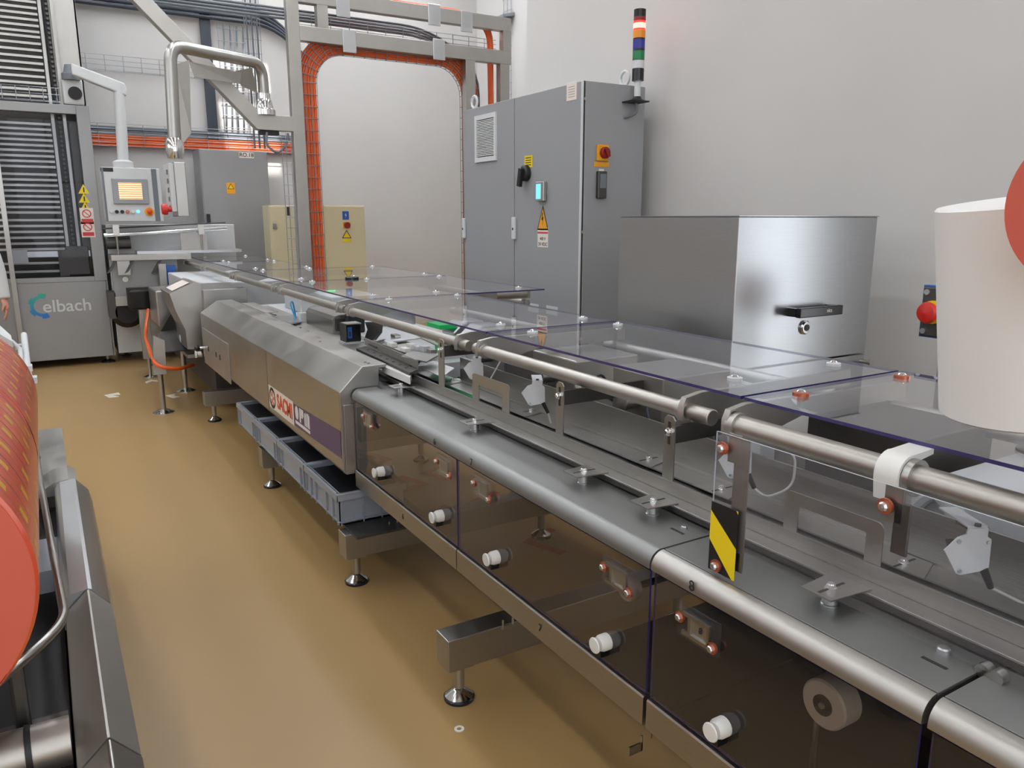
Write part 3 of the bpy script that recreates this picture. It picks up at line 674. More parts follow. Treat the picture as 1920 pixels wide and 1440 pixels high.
# top deck of the wrapping module
dk = thing('wrapping_deck', 'white and steel mechanism deck between the hooded cover and rail', 'machine', (1.6, 4.6, .86))
dpts = [(1.275, 3.35), (1.33, 3.30), (2.1, 3.30), (2.1, 6.4), (1.30, 6.4), (1.30, 5.6), (1.40, 5.0), (1.33, 4.3), (1.275, 4.0)]
M().box(1.305, 2.1, 3.36, 6.5, .80, .905).build('bed', 'offwhite', dk)
M().slab([(x, y, .905) for x, y in ((1.29, 3.45), (1.33, 3.40), (1.52, 3.40), (1.52, 6.3), (1.42, 6.3), (1.41, 5.7), (1.37, 5.0), (1.31, 4.4), (1.28, 4.0))], (0, 0, .012)).build('curved_plate', 'steel_matt', dk)
for k in range(14):
    y = 3.55+k*.19; x = 1.30+max(0, (y-4.0))*.05
    M().cyl((x+.02, y, .917), (x+.02, y, .921), .008, 8).build('screw', 'ink', dk)
M().slab([(1.28, 4.95, .93), (1.43, 5.05, .93), (1.46, 5.45, .93), (1.29, 5.5, .93)], (0, 0, .006)).build('guide_sheet', 'steel_bright', dk)
M().box(1.27, 1.36, 5.4, 6.1, .965, .97).build('flap', 'steel_matt', dk)
a = px(631, 618, 1.44); b = px(668, 618, 1.44); zt2 = px(650, 603, 1.44).z; zb2 = px(650, 636, 1.44).z
c = V(1.44, (a.y+b.y)/2, (zt2+zb2)/2); hy = .048; c.y = px(650, 618, 1.44).y-.06
cm = M().box(c.x-.035, c.x+.05, c.y-hy*.75, c.y+hy, zb2, zt2-.006).build('scanner', 'black_gloss', dk, bevel=.004)
M().box(c.x-.045, c.x-.036, c.y-hy, c.y+hy, zb2, zt2).build('shroud_side', 'steel_dark', cm, bevel=.003); M().box(c.x-.036, c.x+.05, c.y-hy, c.y+hy, zt2-.005, zt2).build('shroud_top', 'steel_matt', cm)
M().box(c.x-.028, c.x-.004, c.y-hy*.75-.003, c.y-hy*.75, zb2+.02, zt2-.02).build('maker_tag', 'blue', cm); M().box(c.x-.021, c.x-.011, c.y-hy*.75-.004, c.y-hy*.75-.003, zb2+.03, zt2-.045).build('tag_field', 'ink', cm)
M().box(c.x-.055, c.x+.06, c.y-hy*1.1, c.y+hy*.9, .917, zb2-.001).build('mount', 'offwhite', cm)
pl = [px(*p, 1.50) for p in ((684, 604), (712, 604), (710, 624), (699, 638), (682, 638), (689, 618))]
M().slab(pl, (.02, 0, 0)).build('upright', 'steel_dark', dk)
a = px(586, 600, 1.50); b = px(636, 600, 1.50); zt2 = px(612, 583, 1.50).z
M().prism([(1.46, .917), (1.46, zt2-.03), (1.475, zt2-.008), (1.50, zt2), (1.60, zt2), (1.60, .917)], 'y', b.y, a.y).build('motor_cover', 'steel', dk)
M().box(1.475, 1.60, b.y-.02, b.y-.001, .935, zt2-.02).build('motor_face', 'steel_dark', dk); M().box(1.52, 1.62, b.y-.12, b.y-.03, .93, zt2+.01).build('motor', 'black', dk, bevel=.01)
# folding plates and guides of the wrapper, just behind the hood
def flat(nm, m_, z, pts, th=.006): return M().slab([pz(u, v, z) for u, v in pts], (0, 0, -th)).build(nm, m_, dk)
flat('rail_plate', 'steel_dark', .957, [(668, 653), (688, 649), (783, 693), (768, 699)], .012)
flat('white_bar', 'white_plastic', .944, [(716, 686), (730, 678), (773, 696), (769, 708)], .03)
a, b = pz(684, 646, .958), pz(783, 691, .958); M().slab([a, b, b+V(0, 0, .035), a+V(0, 0, .035)], (.004, 0, 0)).build('rail_flange', 'steel_matt', dk)
flat('folding_plate', 'steel_matt', .985, [(716, 645), (745, 634), (792, 650), (766, 664)])
flat('folding_plate', 'steel', .990, [(752, 668), (778, 654), (824, 664), (800, 678)])
flat('folding_plate', 'steel_dark', .975, [(690, 644), (720, 636), (736, 642), (706, 651)])
flat('thin_bar', 'offwhite', 1.0, [(720, 638), (788, 629), (791, 633), (726, 642)]); flat('thin_bar', 'steel', 1.0, [(782, 630), (788, 629), (832, 648), (828, 651)])
flat('light_sheet', 'film_white', .932, [(790, 690), (812, 676), (852, 690), (830, 706)], .004); flat('light_sheet', 'film_white', .932, [(700, 668), (712, 660), (724, 668), (712, 676)], .004)
for u, v, m_, h_ in ((735, 646, 'white_plastic', .02), (760, 655, 'white_plastic', .018), (772, 652, 'white_plastic', .03), (784, 654, 'offwhite', .025), (796, 656, 'offwhite', .03), (742, 634, 'chrome', .03), (808, 658, 'steel', .02)):
    q = pz(u, v, .995); M().box(q.x-.016, q.x+.016, q.y-.03, q.y+.03, .985, .985+h_).build('block', m_, dk, bevel=.002)
for k in range(7):
    q = pz(690+k*12, 656+k*5.6, .957); M().cyl((q.x, q.y, .957), (q.x, q.y, .9585), .008, 8).build('screw', 'ink', dk)
q = pz(830, 655, .95); M().lathe([(.05, 0), (.05, .10)], (q.x-.02, q.y, .965), XP, 24).build('green_roller', 'green', dk)
q = pz(850, 735, .876); flat('green_tray', 'green', .878, [(836, 719), (862, 711), (897, 741), (893, 748)], .004)
q = px(825, 612, 1.75); M().box(1.72, 1.82, q.y-.06, q.y+.10, 1.04, 1.06).build('green_block', 'green', dk)
q = pz(760, 690, .93); M().tube(fillet([q+V(0, .08, 0), q, q+V(.06, -.03, .03)], .03), .006, 8).build('air_line', 'blue', dk)
q = px(553, 575, 1.42); M().tube(fillet([q+V(0, 0, -.08), q+V(-.02, .05, .02), q+V(.02, .12, .03), q+V(.04, .14, -.09)], .05), .0055, 8).build('air_line', 'blue_tube', dk)
q = px(560, 590, 1.44); M().box(q.x, q.x+.05, q.y-.04, q.y+.02, .917, .98).build('valve', 'white_plastic', dk); M().cyl((q.x+.02, q.y, .98), (q.x+.02, q.y, 1.06), .008, 8).build('fitting', 'white_plastic', dk)
M().box(1.55, 2.05, 3.45, 4.9, .905, .93).build('film_table', 'offwhite', dk)
M().box(1.62, 1.95, 5.0, 6.2, .905, 1.09).build('rear_unit', 'offwhite', dk, bevel=.008)
q = px(621, 545, 1.75); M().lathe([(.03, 0), (.03, .05), (0, .055)], (q.x, q.y, 1.09), ZP, 14).build('signal_lamp', 'lamp_green_on', dk)
for u, v in ((870, 585), (905, 590), (735, 545)):
    q = px(u, v, 1.9); M().prism([(1.8, .90), (1.8, 1.02), (1.86, 1.07), (1.98, 1.07), (2.03, .98), (2.03, .90)], 'y', q.y-.07, q.y+.07).build('gear_cover', 'steel_bright', dk, bevel=.01)

# ------------------------------------------------------------------ crates
def crate(lab, y0, y1, rb, x0=1.0, x1=1.33, z0=.262, z1=.408):
    t = thing('plastic_crate', lab, 'crate', ((x0+x1)/2, (y0+y1)/2, z0), 'grey crates under the hooded cover')
    i = .012; m = M()
    m.box(x0+i, x1-i, y0+i, y1-i, z0, z0+.006)
    for a in ((x0+i, x0+i+.004, y0+i, y1-i), (x1-i-.004, x1-i, y0+i, y1-i), (x0+i, x1-i, y0+i, y0+i+.004), (x0+i, x1-i, y1-i-.004, y1-i)): m.box(*a, z0, z1)
    m.build('tub', 'crate', t)
    r = M()
    for a in ((x0, x0+.022, y0, y1), (x1-.022, x1, y0, y1), (x0+.022, x1-.022, y0, y0+.022), (x0+.022, x1-.022, y1-.022, y1)): r.box(*a, z1-.005, z1)
    for a in ((x0, x0+.003, y0, y1), (x1-.003, x1, y0, y1), (x0, x1, y0, y0+.003), (x0, x1, y1-.003, y1)): r.box(*a, z1-.03, z1-.004)
    r.build('rim', 'crate', t)
    for f in rb:
        y = y0+i+.004+f*(y1-y0-2*i-.012)
        M().box(x0+.002, x0+i, y, y+.004, z0, z1-.03).build('rib', 'crate', t)
    for k in range(4):
        f = (0, .35, .65, 1)[k]; x = x0+i+.004+f*(x1-x0-2*i-.012)
        M().box(x, x+.004, y0+.002, y0+i, z0, z1-.03).build('rib', 'crate', t)
    M().box(x0+.003, x1-.003, y0+.003, y1-.003, z0+.014, z0+.018).build('base_rim', 'crate', t)
    M().box(x0+i+.006, x1-i-.006, y0+i+.006, y1-i-.006, z0+.05, z1-.02).build('liner', 'crate_liner', t)
    for yy in (y0+.03, y1-.03): M().cyl((x0+.011, yy, z1), (x0+.011, yy, z1+.0006), .005, 10).build('hole', 'ink', t)
for k, lab in enumerate(('grey plastic crate at the end of the row nearest the machine foot', 'grey plastic crate second from the lettered end of the hood', 'grey plastic crate third from the lettered end of the hood', 'grey plastic crate at the row end near the black knob plate')):
    crate(lab, 3.155+k*.513, 3.155+k*.513+.509, (0, .14, .33, .67, .84, 1) if k == 0 else (0, .13, .87, 1))

# ------------------------------------------------------------------ big grey switch cabinet
sc_ = thing('switch_cabinet', 'tall grey two-door switch cabinet with vent grille beside the wall', 'cabinet', (3.25, 4.94, 0))
KX, KY0, KY1, KYM, KZ = 3.0, 4.14, 5.74, 4.955, 2.44
M().box(KX+.02, 3.5, KY0, KY1, .1, KZ).build('body', 'cabinet_edge', sc_, bevel=.004)
M().box(KX+.03, 3.48, KY0+.02, KY1-.02, 0, .1).build('plinth', 'steel_dark', sc_)
d1 = M().box(KX, KX+.02, KYM+.004, KY1, .11, KZ-.006).build('door', 'cabinet_grey', sc_, bevel=.003)
d2 = M().box(KX, KX+.02, KY0+.008, KYM-.004, .11, KZ-.006).build('door', 'cabinet_grey', sc_, bevel=.003)
sd = M().box(KX+.020, 3.498, KY0-.014, KY0-.001, .11, KZ-.004).build('side_panel', 'cabinet_grey', sc_, bevel=.003)
M().box(KX+.008, KX+.019, KY0-.006, KY0+.007, .11, KZ-.004).build('gap_strip', 'black', sc_)
M().box(KX-.001, KX+.008, KY0-.008, KY0+.007, .11, KZ-.002).build('edge_strip', 'offwhite', sc_)
a = px(893, 303, KX); b = px(932, 212, KX)
vz0, vz1 = px(912, 303, KX).z, px(912, 214, KX).z
v_ = M()
for q in ((a.y, a.y-.03, vz0, vz1), (b.y, b.y+.03, vz0, vz1), (b.y+.03, a.y-.03, vz0, vz0+.035), (b.y+.03, a.y-.03, vz1-.035, vz1)): v_.box(KX-.014, KX, min(q[0], q[1]), max(q[0], q[1]), q[2], q[3])
vent = v_.build('vent_frame', 'offwhite', d1)
sl = M()
for k in range(22):
    z = vz0+.04+(k+.5)*(vz1-vz0-.08)/22; sl.obox((KX-.008, (a.y+b.y)/2, z), (.004, 0, -.002), (0, (a.y-b.y)/2-.031, 0), (.0006, 0, .0026))
sl.build('vent_slats', 'offwhite', d1)['kind'] = 'stuff'
M().box(KX-.002, KX, b.y+.03, a.y-.03, vz0+.03, vz1-.03).build('vent_back', 'ink', d1)
for dd, u in ((d1, 872), (d2, 966)):
    p = px(u, 428, KX); M().box(KX-.022, KX, p.y-.022, p.y+.022, p.z-.08, p.z+.08).build('handle', 'offwhite', dd, bevel=.006)
    M().cyl((KX-.0225, p.y, p.z-.005), (KX-.022, p.y, p.z-.005), .010, 12).build('key_hole', 'ink', dd)
p = px(991, 303, KX); M().box(KX-.002, KX, p.y-.05, p.y+.05, p.z-.04, p.z+.04).build('caution_tag', 'yellow', d2)
for k in range(4): M().box(KX-.0026, KX-.002, p.y-.036, p.y+.036, p.z-.026+k*.016, p.z-.020+k*.016).build('caution_line', 'ink', d2)
p = px(988, 325, KX); r_ = M().lathe([(.055, 0), (.055, .03), (.04, .04)], (KX, p.y, p.z), (-1, 0, 0), 20).build('rotary_switch', 'black', d2)
M().obox((KX-.05, p.y+.01, p.z-.03), (.012, 0, 0), (0, .018, .004), (0, .012, -.06)).build('switch_lever', 'black', d2)
p = px(1018, 359, KX); bx = M().box(KX-.03, KX, p.y-.05, p.y+.05, p.z-.065, p.z+.065).build('meter', 'steel_matt', d2, bevel=.005)
M().box(KX-.032, KX-.030, p.y-.018, p.y+.040, p.z-.05, p.z+.05).build('display', 'display_blue', d2)
p = px(1018, 408, KX); q = .070
M().slab([(KX-.0015, p.y+q, p.z-.085), (KX-.0015, p.y-q, p.z-.085), (KX-.0015, p.y, p.z+.085)], (.001, 0, 0)).build('hazard_sign', 'ink', d2)
M().slab([(KX-.002, p.y+q*.82, p.z-.075), (KX-.002, p.y-q*.82, p.z-.075), (KX-.002, p.y, p.z+.063)], (.0005, 0, 0)).build('hazard_field', 'yellow_orange', d2)
M().slab([(KX-.0028, p.y+dy, p.z+dz) for dy, dz in ((.004, .035), (-.006, .03), (.004, 0), (-.012, .005), (.004, -.055), (.0, -.02), (.014, -.012))], (.0005, 0, 0)).build('flash_mark', 'ink', d2)
p = px(1018, 443, KX); lb = M().box(KX-.0015, KX-.0005, p.y-.066, p.y+.066, p.z-.075, p.z+.062).build('voltage_label', 'sticker_white', d2)
M().box(KX-.0022, KX-.0015, p.y-.064, p.y+.064, p.z+.018, p.z+.030).build('red_line', 'red_print', d2)
text('lettering', '400 V', .030, 'ink', d2, (KX-.002, p.y, p.z-.018), (0, -1, 0), ZP); text('lettering', '24 VDC', .034, 'ink', d2, (KX-.002, p.y, p.z-.055), (0, -1, 0), ZP)
p = px(1072, 171, KX); M().box(KX-.0015, KX-.0005, p.y-.055, p.y+.055, p.z-.055, p.z+.055).build('notice', 'sticker_white', d2)
for k in range(5): M().box(KX-.002, KX-.0015, p.y-.035, p.y+.035, p.z-.035+k*.015, p.z-.032+k*.015).build('notice_line', 'cable_grey', d2)
SY = KY0-.014
p = py(1128, 287, SY); M().box(p.x-.045, p.x+.045, SY-.02, SY, p.z-.05, p.z+.05).build('switch_plate', 'yellow_orange', sd, bevel=.004)
M().lathe([(.036, 0), (.036, .02), (.03, .026)], (p.x+.006, SY-.02, p.z), (0, -1, 0), 24).build('main_switch', 'dark_red', sd); M().obox((p.x+.006, SY-.052, p.z), (.010, 0, .005), (0, .008, 0), (-.014, 0, .026)).build('switch_grip', 'dark_red', sd)
M().box(p.x-.06, p.x+.06, SY-.003, SY, p.z-.085, p.z-.055).build('switch_tag', 'yellow_orange', sd); M().box(p.x-.02, p.x+.02, SY-.003, SY, p.z-.112, p.z-.098).build('number_tag', 'sticker_white', sd)
p = py(1125, 347, SY); M().box(p.x-.035, p.x+.035, SY-.03, SY, p.z-.085, p.z+.085).build('socket_box', 'steel_dark', sd, bevel=.006); M().box(p.x-.024, p.x+.024, SY-.034, SY-.030, p.z-.02, p.z+.068).build('socket_lid', 'cable_grey', sd)
for u, v in ((1098, 185), (1200, 194), (1093, 435)): p = py(u, v, SY); M().cyl(p, p+V(0, -.004, 0), .012, 12).build('lock', 'steel', sd)
for x, y in ((3.06, 5.66), (3.40, 4.22)):
    e = M(); e.tube([V(x, y+.045*math.cos(t*.5236), KZ+.055+.045*math.sin(t*.5236)) for t in range(13)], .010, 8, caps=False); e.cyl((x, y, KZ), (x, y, KZ+.015), .018, 10); e.build('lifting_eye', 'offwhite', sc_)
for u, v in ((1000, 577), (1035, 582)): p = px(u, v, KX); M().box(KX-.0015, KX, p.y-.07, p.y+.07, p.z-.03, p.z+.03).build('name_tag', 'offwhite', d2)
# ------------------------------------------------------------------ signal tower
tl = thing('signal_tower', 'stacked signal light, red lit, above the cabinet side', 'signal light', (3.377, 4.06, 2.33))
TX, TY = 3.377, 4.06
M().prism([(TX-.07, 2.325), (TX+.06, 2.325), (TX+.06, 2.333), (TX-.07, 2.333)], 'y', TY-.05, SY).build('shelf', 'black', tl)
M().lathe([(.05, 2.333), (.03, 2.345), (.022, 2.36)], (TX, TY, 0), ZP, 20).build('base', 'black', tl)
M().cyl((TX, TY, 2.36), (TX, TY, 2.46), .020, 16).build('pole', 'offwhite', tl)
z = 2.455
for nm, h, m_ in (('socket', .072, 'black_gloss'), ('white_lens', .048, 'lamp_white'), ('collar', .004, 'black'), ('green_lens', .052, 'lamp_green'), ('collar', .010, 'black'), ('blue_lens', .056, 'lamp_blue'), ('collar', .010, 'black'), ('amber_lens', .046, 'lamp_amber'), ('red_lens', .010, 'lamp_red'), ('red_lens', .032, 'lamp_red_hot'), ('red_lens', .012, 'lamp_red'), ('red_lens_top', .024, 'dark_red'), ('cap', .044, 'black_gloss')):
    M().lathe([(.038, z), (.038, z+h)], (TX, TY, 0), ZP, 26).build(nm, m_, tl); z += h
M().tube(fillet([(TX, TY+.01, 2.32), (TX+.01, TY+.01, 2.26), (TX-.05, SY, 2.235)], .04), .010, 8).build('cable', 'cable_grey', tl)

# ------------------------------------------------------------------ brushed silver box
sb = thing('silver_box', 'large brushed silver machine box with a black bar handle', 'machine box', (2.73, 2.5, 0))
BX0, BX1, BY0, BY1 = 2.30, 3.155, 2.14, 2.86
M().box(BX0, BX1, BY0, BY1, 1.004, 1.606).build('hood', 'box_silver', sb, bevel=.004)
M().box(BX0-.004, BX1+.004, BY0-.004, BY1+.004, 1.6065, 1.610).build('top_sheet', 'box_silver', sb)
M().box(BX0, BX1, BY0, BY1, .08, .998).build('base', 'box_silver', sb, bevel=.003)
M().box(BX0+.03, BX1-.03, BY0+.03, BY1-.03, 0, .08).build('plinth', 'steel_dark', sb)
h = M().obox((2.745, BY0-.055, 1.222), (.135, 0, 0), (0, .012, 0), (0, 0, .020)).build('handle', 'black_gloss', sb, bevel=.004)
for x in (2.625, 2.865): M().box(x-.016, x+.016, BY0-.045, BY0, 1.205, 1.239).build('handle_end', 'black_gloss', h)
text('lettering', 'nics', .022, 'logo_white', h, (2.79, BY0-.068, 1.224), XP, ZP)
lk = M().lathe([(.030, 0), (.030, .008), (.024, .014)], (2.724, BY0, 1.15), (0, -1, 0), 20).build('lock', 'chrome', sb); M().lathe([(.014, .014), (.014, .017)], (2.724, BY0, 1.15), (0, -1, 0), 14).build('key_way', 'black', lk)
M().lathe([(.010, 0), (.010, .04), (.015, .042), (.015, .055)], (3.13, BY0, .968), (0, -1, 0), 10).build('stud', 'steel', sb)

# ------------------------------------------------------------------ white film roll, orange roll and emergency stop
fr = thing('film_roll', 'white upright roll of wrapping film above the clear guard', 'film roll', (1.58, .696, 1.166))
ax = (ZP*math.cos(.135) - _R*math.sin(.135)).normalized(); o0 = V(1.58, .696, 1.250)
M().lathe([(.045, 0), (.165, 0), (.170, .004), (.170, .386), (.166, .390), (.045, .390)], o0, ax, 64).build('film', 'film_white', fr)
M().lathe([(.040, -.002), (.045, -.002), (.045, .394), (.040, .394)], o0, ax, 24).build('core', 'beige', fr)
M().cyl(o0-ax*.084, o0+ax*.02, .022, 14).build('spindle', 'black', fr)
M().lathe([(.042, 1.1645), (.042, 1.169), (.03, 1.172)], (o0-ax*.084).to_2d().to_3d(), ZP, 24).build('foot_plate', 'steel', fr)
rc = px(2058, 382, 1.25); rr = (rc-_C).dot(_F)*168/FPX
f2 = thing('film_roll', 'salmon film roll in front of the white roll', 'film roll', (rc.x, rc.y, rc.z-rr))
M().lathe([(.04, 0), (rr*.985, 0), (rr, .004), (rr, .05), (rr*.985, .054), (.04, .054)], rc, XP, 64).build('film', ['film_face'], f2)
M().lathe([(rr*.97, .0555), (rr*.985, .0555), (rr*.985, .085), (.05, .085)], rc, XP, 64).build('outer_wrap', 'film_print', f2)
M().cyl(rc-V(.01, 0, 0), rc+V(.12, 0, 0), .022, 14).build('shaft', 'chrome', f2)
M().box(rc.x+.09, rc.x+.12, -.12, rc.y+.03, rc.z-.03, rc.z+.03).build('arm', 'steel', f2)
M().box(rc.x+.09, rc.x+.13, -.16, -.12, .872, rc.z+.03).build('stand', 'steel', f2)
es = thing('emergency_stop', 'red emergency stop button on a small grey box behind the white roll', 'button', (2.92, 1.70, 0))
c = px(1742, 585, 2.9)
M().box(2.905, 2.96, c.y-.075, c.y+.035, c.z-.095, c.z+.095).build('box', 'steel_dark', es, bevel=.005)
M().box(2.915, 2.95, c.y-.08, c.y+.04, c.z-.10, c.z+.10).build('back_box', 'blue', es)
M().lathe([(.045, 0), (.045, .006)], (2.905, c.y-.012, c.z), (-1, 0, 0), 22).build('yellow_ring', 'yellow', es)
M().lathe([(.020, .006), (.020, .02), (.038, .024), (.042, .038), (.034, .052), (0, .058)], (2.905, c.y-.012, c.z), (-1, 0, 0), 22).build('button', 'red_plastic', es)
for dy, dz in ((.018, .075), (.018, -.075), (-.058, .075), (-.058, -.075)): M().cyl((2.905, c.y+dy, c.z+dz), (2.899, c.y+dy, c.z+dz), .011, 12).build('screw', 'steel_bright', es)
M().box(2.93, 2.96, c.y-.07, c.y-.04, 0, c.z-.09).build('post', 'steel', es)

# ------------------------------------------------------------------ gantry frame with cable arch
ga = thing('gantry_frame', 'tall stainless gantry frame carrying cables past the cabinets', 'frame', (2.34, 8.02, 0))
GY0, GY1 = 8.0, 8.09
M().box(2.28, 2.40, GY0, GY1, 0, 4.6).build('post', 'steel_matt', ga, bevel=.004)
M().box(2.40, 4.80, GY0, GY1, 3.65, 3.79).build('beam', 'steel_matt', ga, bevel=.004)
M().box(2.40, 4.80, GY0, GY1, 3.30, 3.44).build('beam', 'steel_matt', ga, bevel=.004)
M().box(2.58, 2.69, GY0, GY1, 3.44, 3.65).build('strut', 'steel_matt', ga)
M().box(4.70, 4.80, GY0, GY1, 3.44, 3.65).build('strut', 'steel_matt', ga)
for x0, x1 in ((4.22, 4.34), (4.66, 4.78)): M().box(x0, x1, GY0, GY1, 0, 3.30).build('leg', 'steel_matt', ga)
for u, v in ((643, 10), (655, 77), (814, 27), (823, 92), (875, 40)):
    p = py(u, v, GY0-.01); M().box(p.x-.07, p.x+.07, GY0-.02, GY0-.002, p.z-.11, p.z+.10).build('clip_plate', 'steel_bright', ga, bevel=.004)
# horizontal and diagonal arm with pivot
ar = M().prism([(1.93, 2.44), (2.28, 2.44), (2.28, 2.58), (1.98, 2.58), (.98, 3.60), (.80, 3.60)], 'y', GY0-.02, GY1).build('diagonal_arm', 'steel_matt', ga, bevel=.003)
M().box(.8, 1.0, GY0-.02, GY1, 3.58, 4.6).build('hanger', 'steel_matt', ga)
M().box(1.96, 2.14, GY0, GY1-.01, 2.40, 2.435).build('sensor_strip', 'black', ga)
# swing tube with operator pendant
pa = thing('operator_pendant', 'stainless pendant control box hanging from a bent tube arm', 'control panel', (1.1, 7.4, 1.6))
PB = V(2.02, 8.02, 2.58)
M().lathe([(.10, 0), (.10, .05), (.085, .06), (.075, .13), (.06, .15), (.06, .20)], PB, ZP, 24).build('pivot', 'chrome', pa)
e1 = V(2.01, 8.0, 3.05); e2 = py(318, 84, 7.4); e3 = py(328, 282, 7.4)
M().tube(fillet([PB+V(0, 0, .15), e1, e2, e3], .14, 8), .052, 16).build('swing_tube', 'steel', pa)
gd = M(); gd.slab([PB+V(-.06, -.01, .2), e1+V(-.20, -.01, -.22), e1+V(-.30, -.12, -.12), e1+V(-.1, -.03, -.05)], (0, .012, 0)); gd.build('gusset', 'steel_matt', pa)
gd = M(); gd.slab([e2+V(.03, .02, -.15), e2+V(.16, .08, -.09), e2+V(.115, .01, -.70), e2+V(.03, 0, -.80)], (0, .012, 0)); gd.build('gusset', 'steel_matt', pa)
M().slab([e2+V(.16, .10, -.10), e1+V(-.22, -.12, -.12), e1+V(-.24, -.12, -.22), e2+V(.2, .12, -.22)], (0, .012, 0)).build('cable_cover', 'steel_matt', pa)
M().lathe([(.055, .10), (.075, .06), (.075, -.02), (.06, -.07)], e3, ZP, 20).build('joint', 'chrome', pa)
b0 = py(316, 304, 7.36); b1 = py(349, 406, 7.36)
M().box(b0.x+.03, b1.x+.02, 7.30, 7.62, b1.z, b0.z).build('case', 'steel', pa, bevel=.006)
M().box(b0.x-.01, b0.x+.03, 7.31, 7.62, b1.z+.04, b0.z-.01).build('front_panel', 'offwhite', pa, bevel=.004)
for k in range(5): zz = b0.z-.08-.075*k; M().box(b0.x-.016, b0.x-.01, 7.38, 7.44, zz-.02, zz+.02).build('key', 'cable_grey', pa)
eb = V(b0.x-.01, 7.34, b1.z+.06); M().lathe([(.022, 0), (.022, .03), (.045, .035), (.048, .06), (.04, .08), (0, .085)], eb, (-1, 0, 0), 20).build('stop_button', 'red_plastic', pa)
# orange cable ribbon through the arch and its basket: cables lie side by side, nested behind the frame
AY = 8.13
XI0, XI1, ZI = py(597, 250, AY).x, py(866, 250, AY).x, py(725, 112, AY).z
def arch(o, y):
    X0, X1, ZT, r = XI0-o, XI1+o, ZI+o, .30+o
    pts = [V(X0, y, .05), V(X0, y, ZT-r)]
    for k in range(1, 9): a_ = math.pi - k/8*math.pi/2; pts.append(V(X0+r+r*math.cos(a_), y, ZT-r+r*math.sin(a_)))
    for k in range(0, 9): a_ = math.pi/2 - k/8*math.pi/2; pts.append(V(X1-r+r*math.cos(a_), y, ZT-r+r*math.sin(a_)))
    pts.append(V(X1, y, .05)); return pts
NC = 7
for k in range(NC):
    tag(M().tube(arch(.016+k*.030, AY), .0148, 8).build('orange_cable', 'orange_cable'), ('orange cable at the inner edge of the gantry arch bundle', 'second orange cable from the inner edge of the gantry arch', 'third orange cable from the inner edge of the gantry arch', 'middle orange cable of the seven in the gantry arch', 'third orange cable from the outer edge of the gantry arch', 'second orange cable from the outer edge of the gantry arch', 'orange cable at the outer edge of the gantry arch bundle')[k], 'cable', 'orange cables in the gantry arch')
bk = M()
for o in (-.004, .062, .122, .19):
    bk.tube(arch(o, AY-.019), .0035, 5)
bk.tube(arch(-.004, AY+.03), .0035, 5)
fa, fb = arch(-.004, AY-.021), arch(.225, AY-.021)
for i in range(len(fa)-1):
    n_ = max(1, int((fa[i+1]-fa[i]).length/.115))
    for j in range(n_):
        t_ = j/n_; bk.cyl(fa[i].lerp(fa[i+1], t_), fb[i].lerp(fb[i+1], t_), .0042, 5); bk.cyl(fa[i].lerp(fa[i+1], t_), fa[i].lerp(fa[i+1], t_)+V(0, .05, 0), .0035, 5)
tag(bk.build('wire_basket', 'galvanised'), 'wire basket tray bent along the inside of the gantry arch', 'cable tray')
def cable(nm, m_, pts, r, lab, group=None, rad=.1): return tag(M().tube(fillet(pts, rad, 5), r, 8).build(nm, m_), lab, 'cable', group)
for k in range(4):
    cable('orange_cable', 'orange_cable', [(2.5, 8.12+.03*k, 3.82), (4.3, 8.12+.03*k, 3.82), (4.62, 8.12+.03*k, 3.7), (4.64+.01*k, 8.12+.03*k, .05)], .014, 'orange power cable lying on top of the gantry beam', 'orange cables on the gantry beam', .25)
for k in range(4):
    cable('grey_cable', 'cable_grey', [(.9, 8.3, 3.55+.03*k), (3.9, 8.3, 3.55+.03*k), (4.45+.03*k, 8.3, 3.3), (4.48+.03*k, 8.3, .05)], .013, ('lowest', 'second lowest', 'second highest', 'topmost')[k]+' grey cable strung behind the gantry beams', 'grey cables behind the gantry', .3)
def basket(nm, x0, x1, y, z0, z1, lab, rung=.15, dep=.08):
    m = M(); n_ = max(2, int((z1-z0)/.045)+1)
    for k in range(n_): m.cyl((x0, y, z0+(z1-z0)*k/(n_-1)), (x1, y, z0+(z1-z0)*k/(n_-1)), .003, 5)
    m.cyl((x0, y+dep, z0), (x1, y+dep, z0), .003, 5)
    k = x0
    while k < x1: m.cyl((k, y, z0), (k, y, z1), .0045, 5); m.cyl((k, y, z0), (k, y+dep, z0), .003, 5); k += rung
    return tag(m.build(nm, 'galvanised'), lab, 'cable tray')
basket('wire_basket', 2.40, 4.75, 8.26, 3.46, 3.60, 'wire basket tray between the two gantry beams', .2, .15)
# vertical small baskets beside the post
for x, lab in ((2.20, 'narrow wire tray running up the gantry post'),):
    m = M()
    for dx in (0, .04, .09): m.cyl((x+dx-.05, 7.97, .3), (x+dx-.05, 7.97, 2.4), .004, 5)
    for k in range(20): m.cyl((x-.055, 7.97, .35+k*.105), (x+.045, 7.97, .35+k*.105), .0035, 5)
    tag(m.build('wire_basket', 'galvanised'), lab, 'cable tray')
m = M()
for dx in (0, .05, .10, .15): m.cyl((1.98+dx, 8.45, 2.62), (1.98+dx, 8.45, 3.95), .004, 5)
for k in range(10): m.cyl((1.97, 8.45, 2.7+k*.13), (2.14, 8.45, 2.7+k*.13), .0035, 5)
tag(m.build('wire_basket', 'galvanised'), 'upright wire tray left of the gantry post', 'cable tray')
for k in range(3): cable('grey_cable', 'cable_grey', [(2.0+.05*k, 8.44, 2.3), (2.0+.05*k, 8.44, 3.9), (1.7, 8.6, 4.0)], .010, 'grey cable rising in the upright tray by the post', 'grey cables by the gantry post')
cable('grey_cable', 'cable_grey', [(2.02, 8.0, 2.42), (2.0, 7.98, 2.30), (2.1, 7.98, 2.22), (2.2, 7.98, 2.30), (2.22, 7.98, 2.42)], .012, 'grey cable loop sagging under the pivot arm', None, .05)

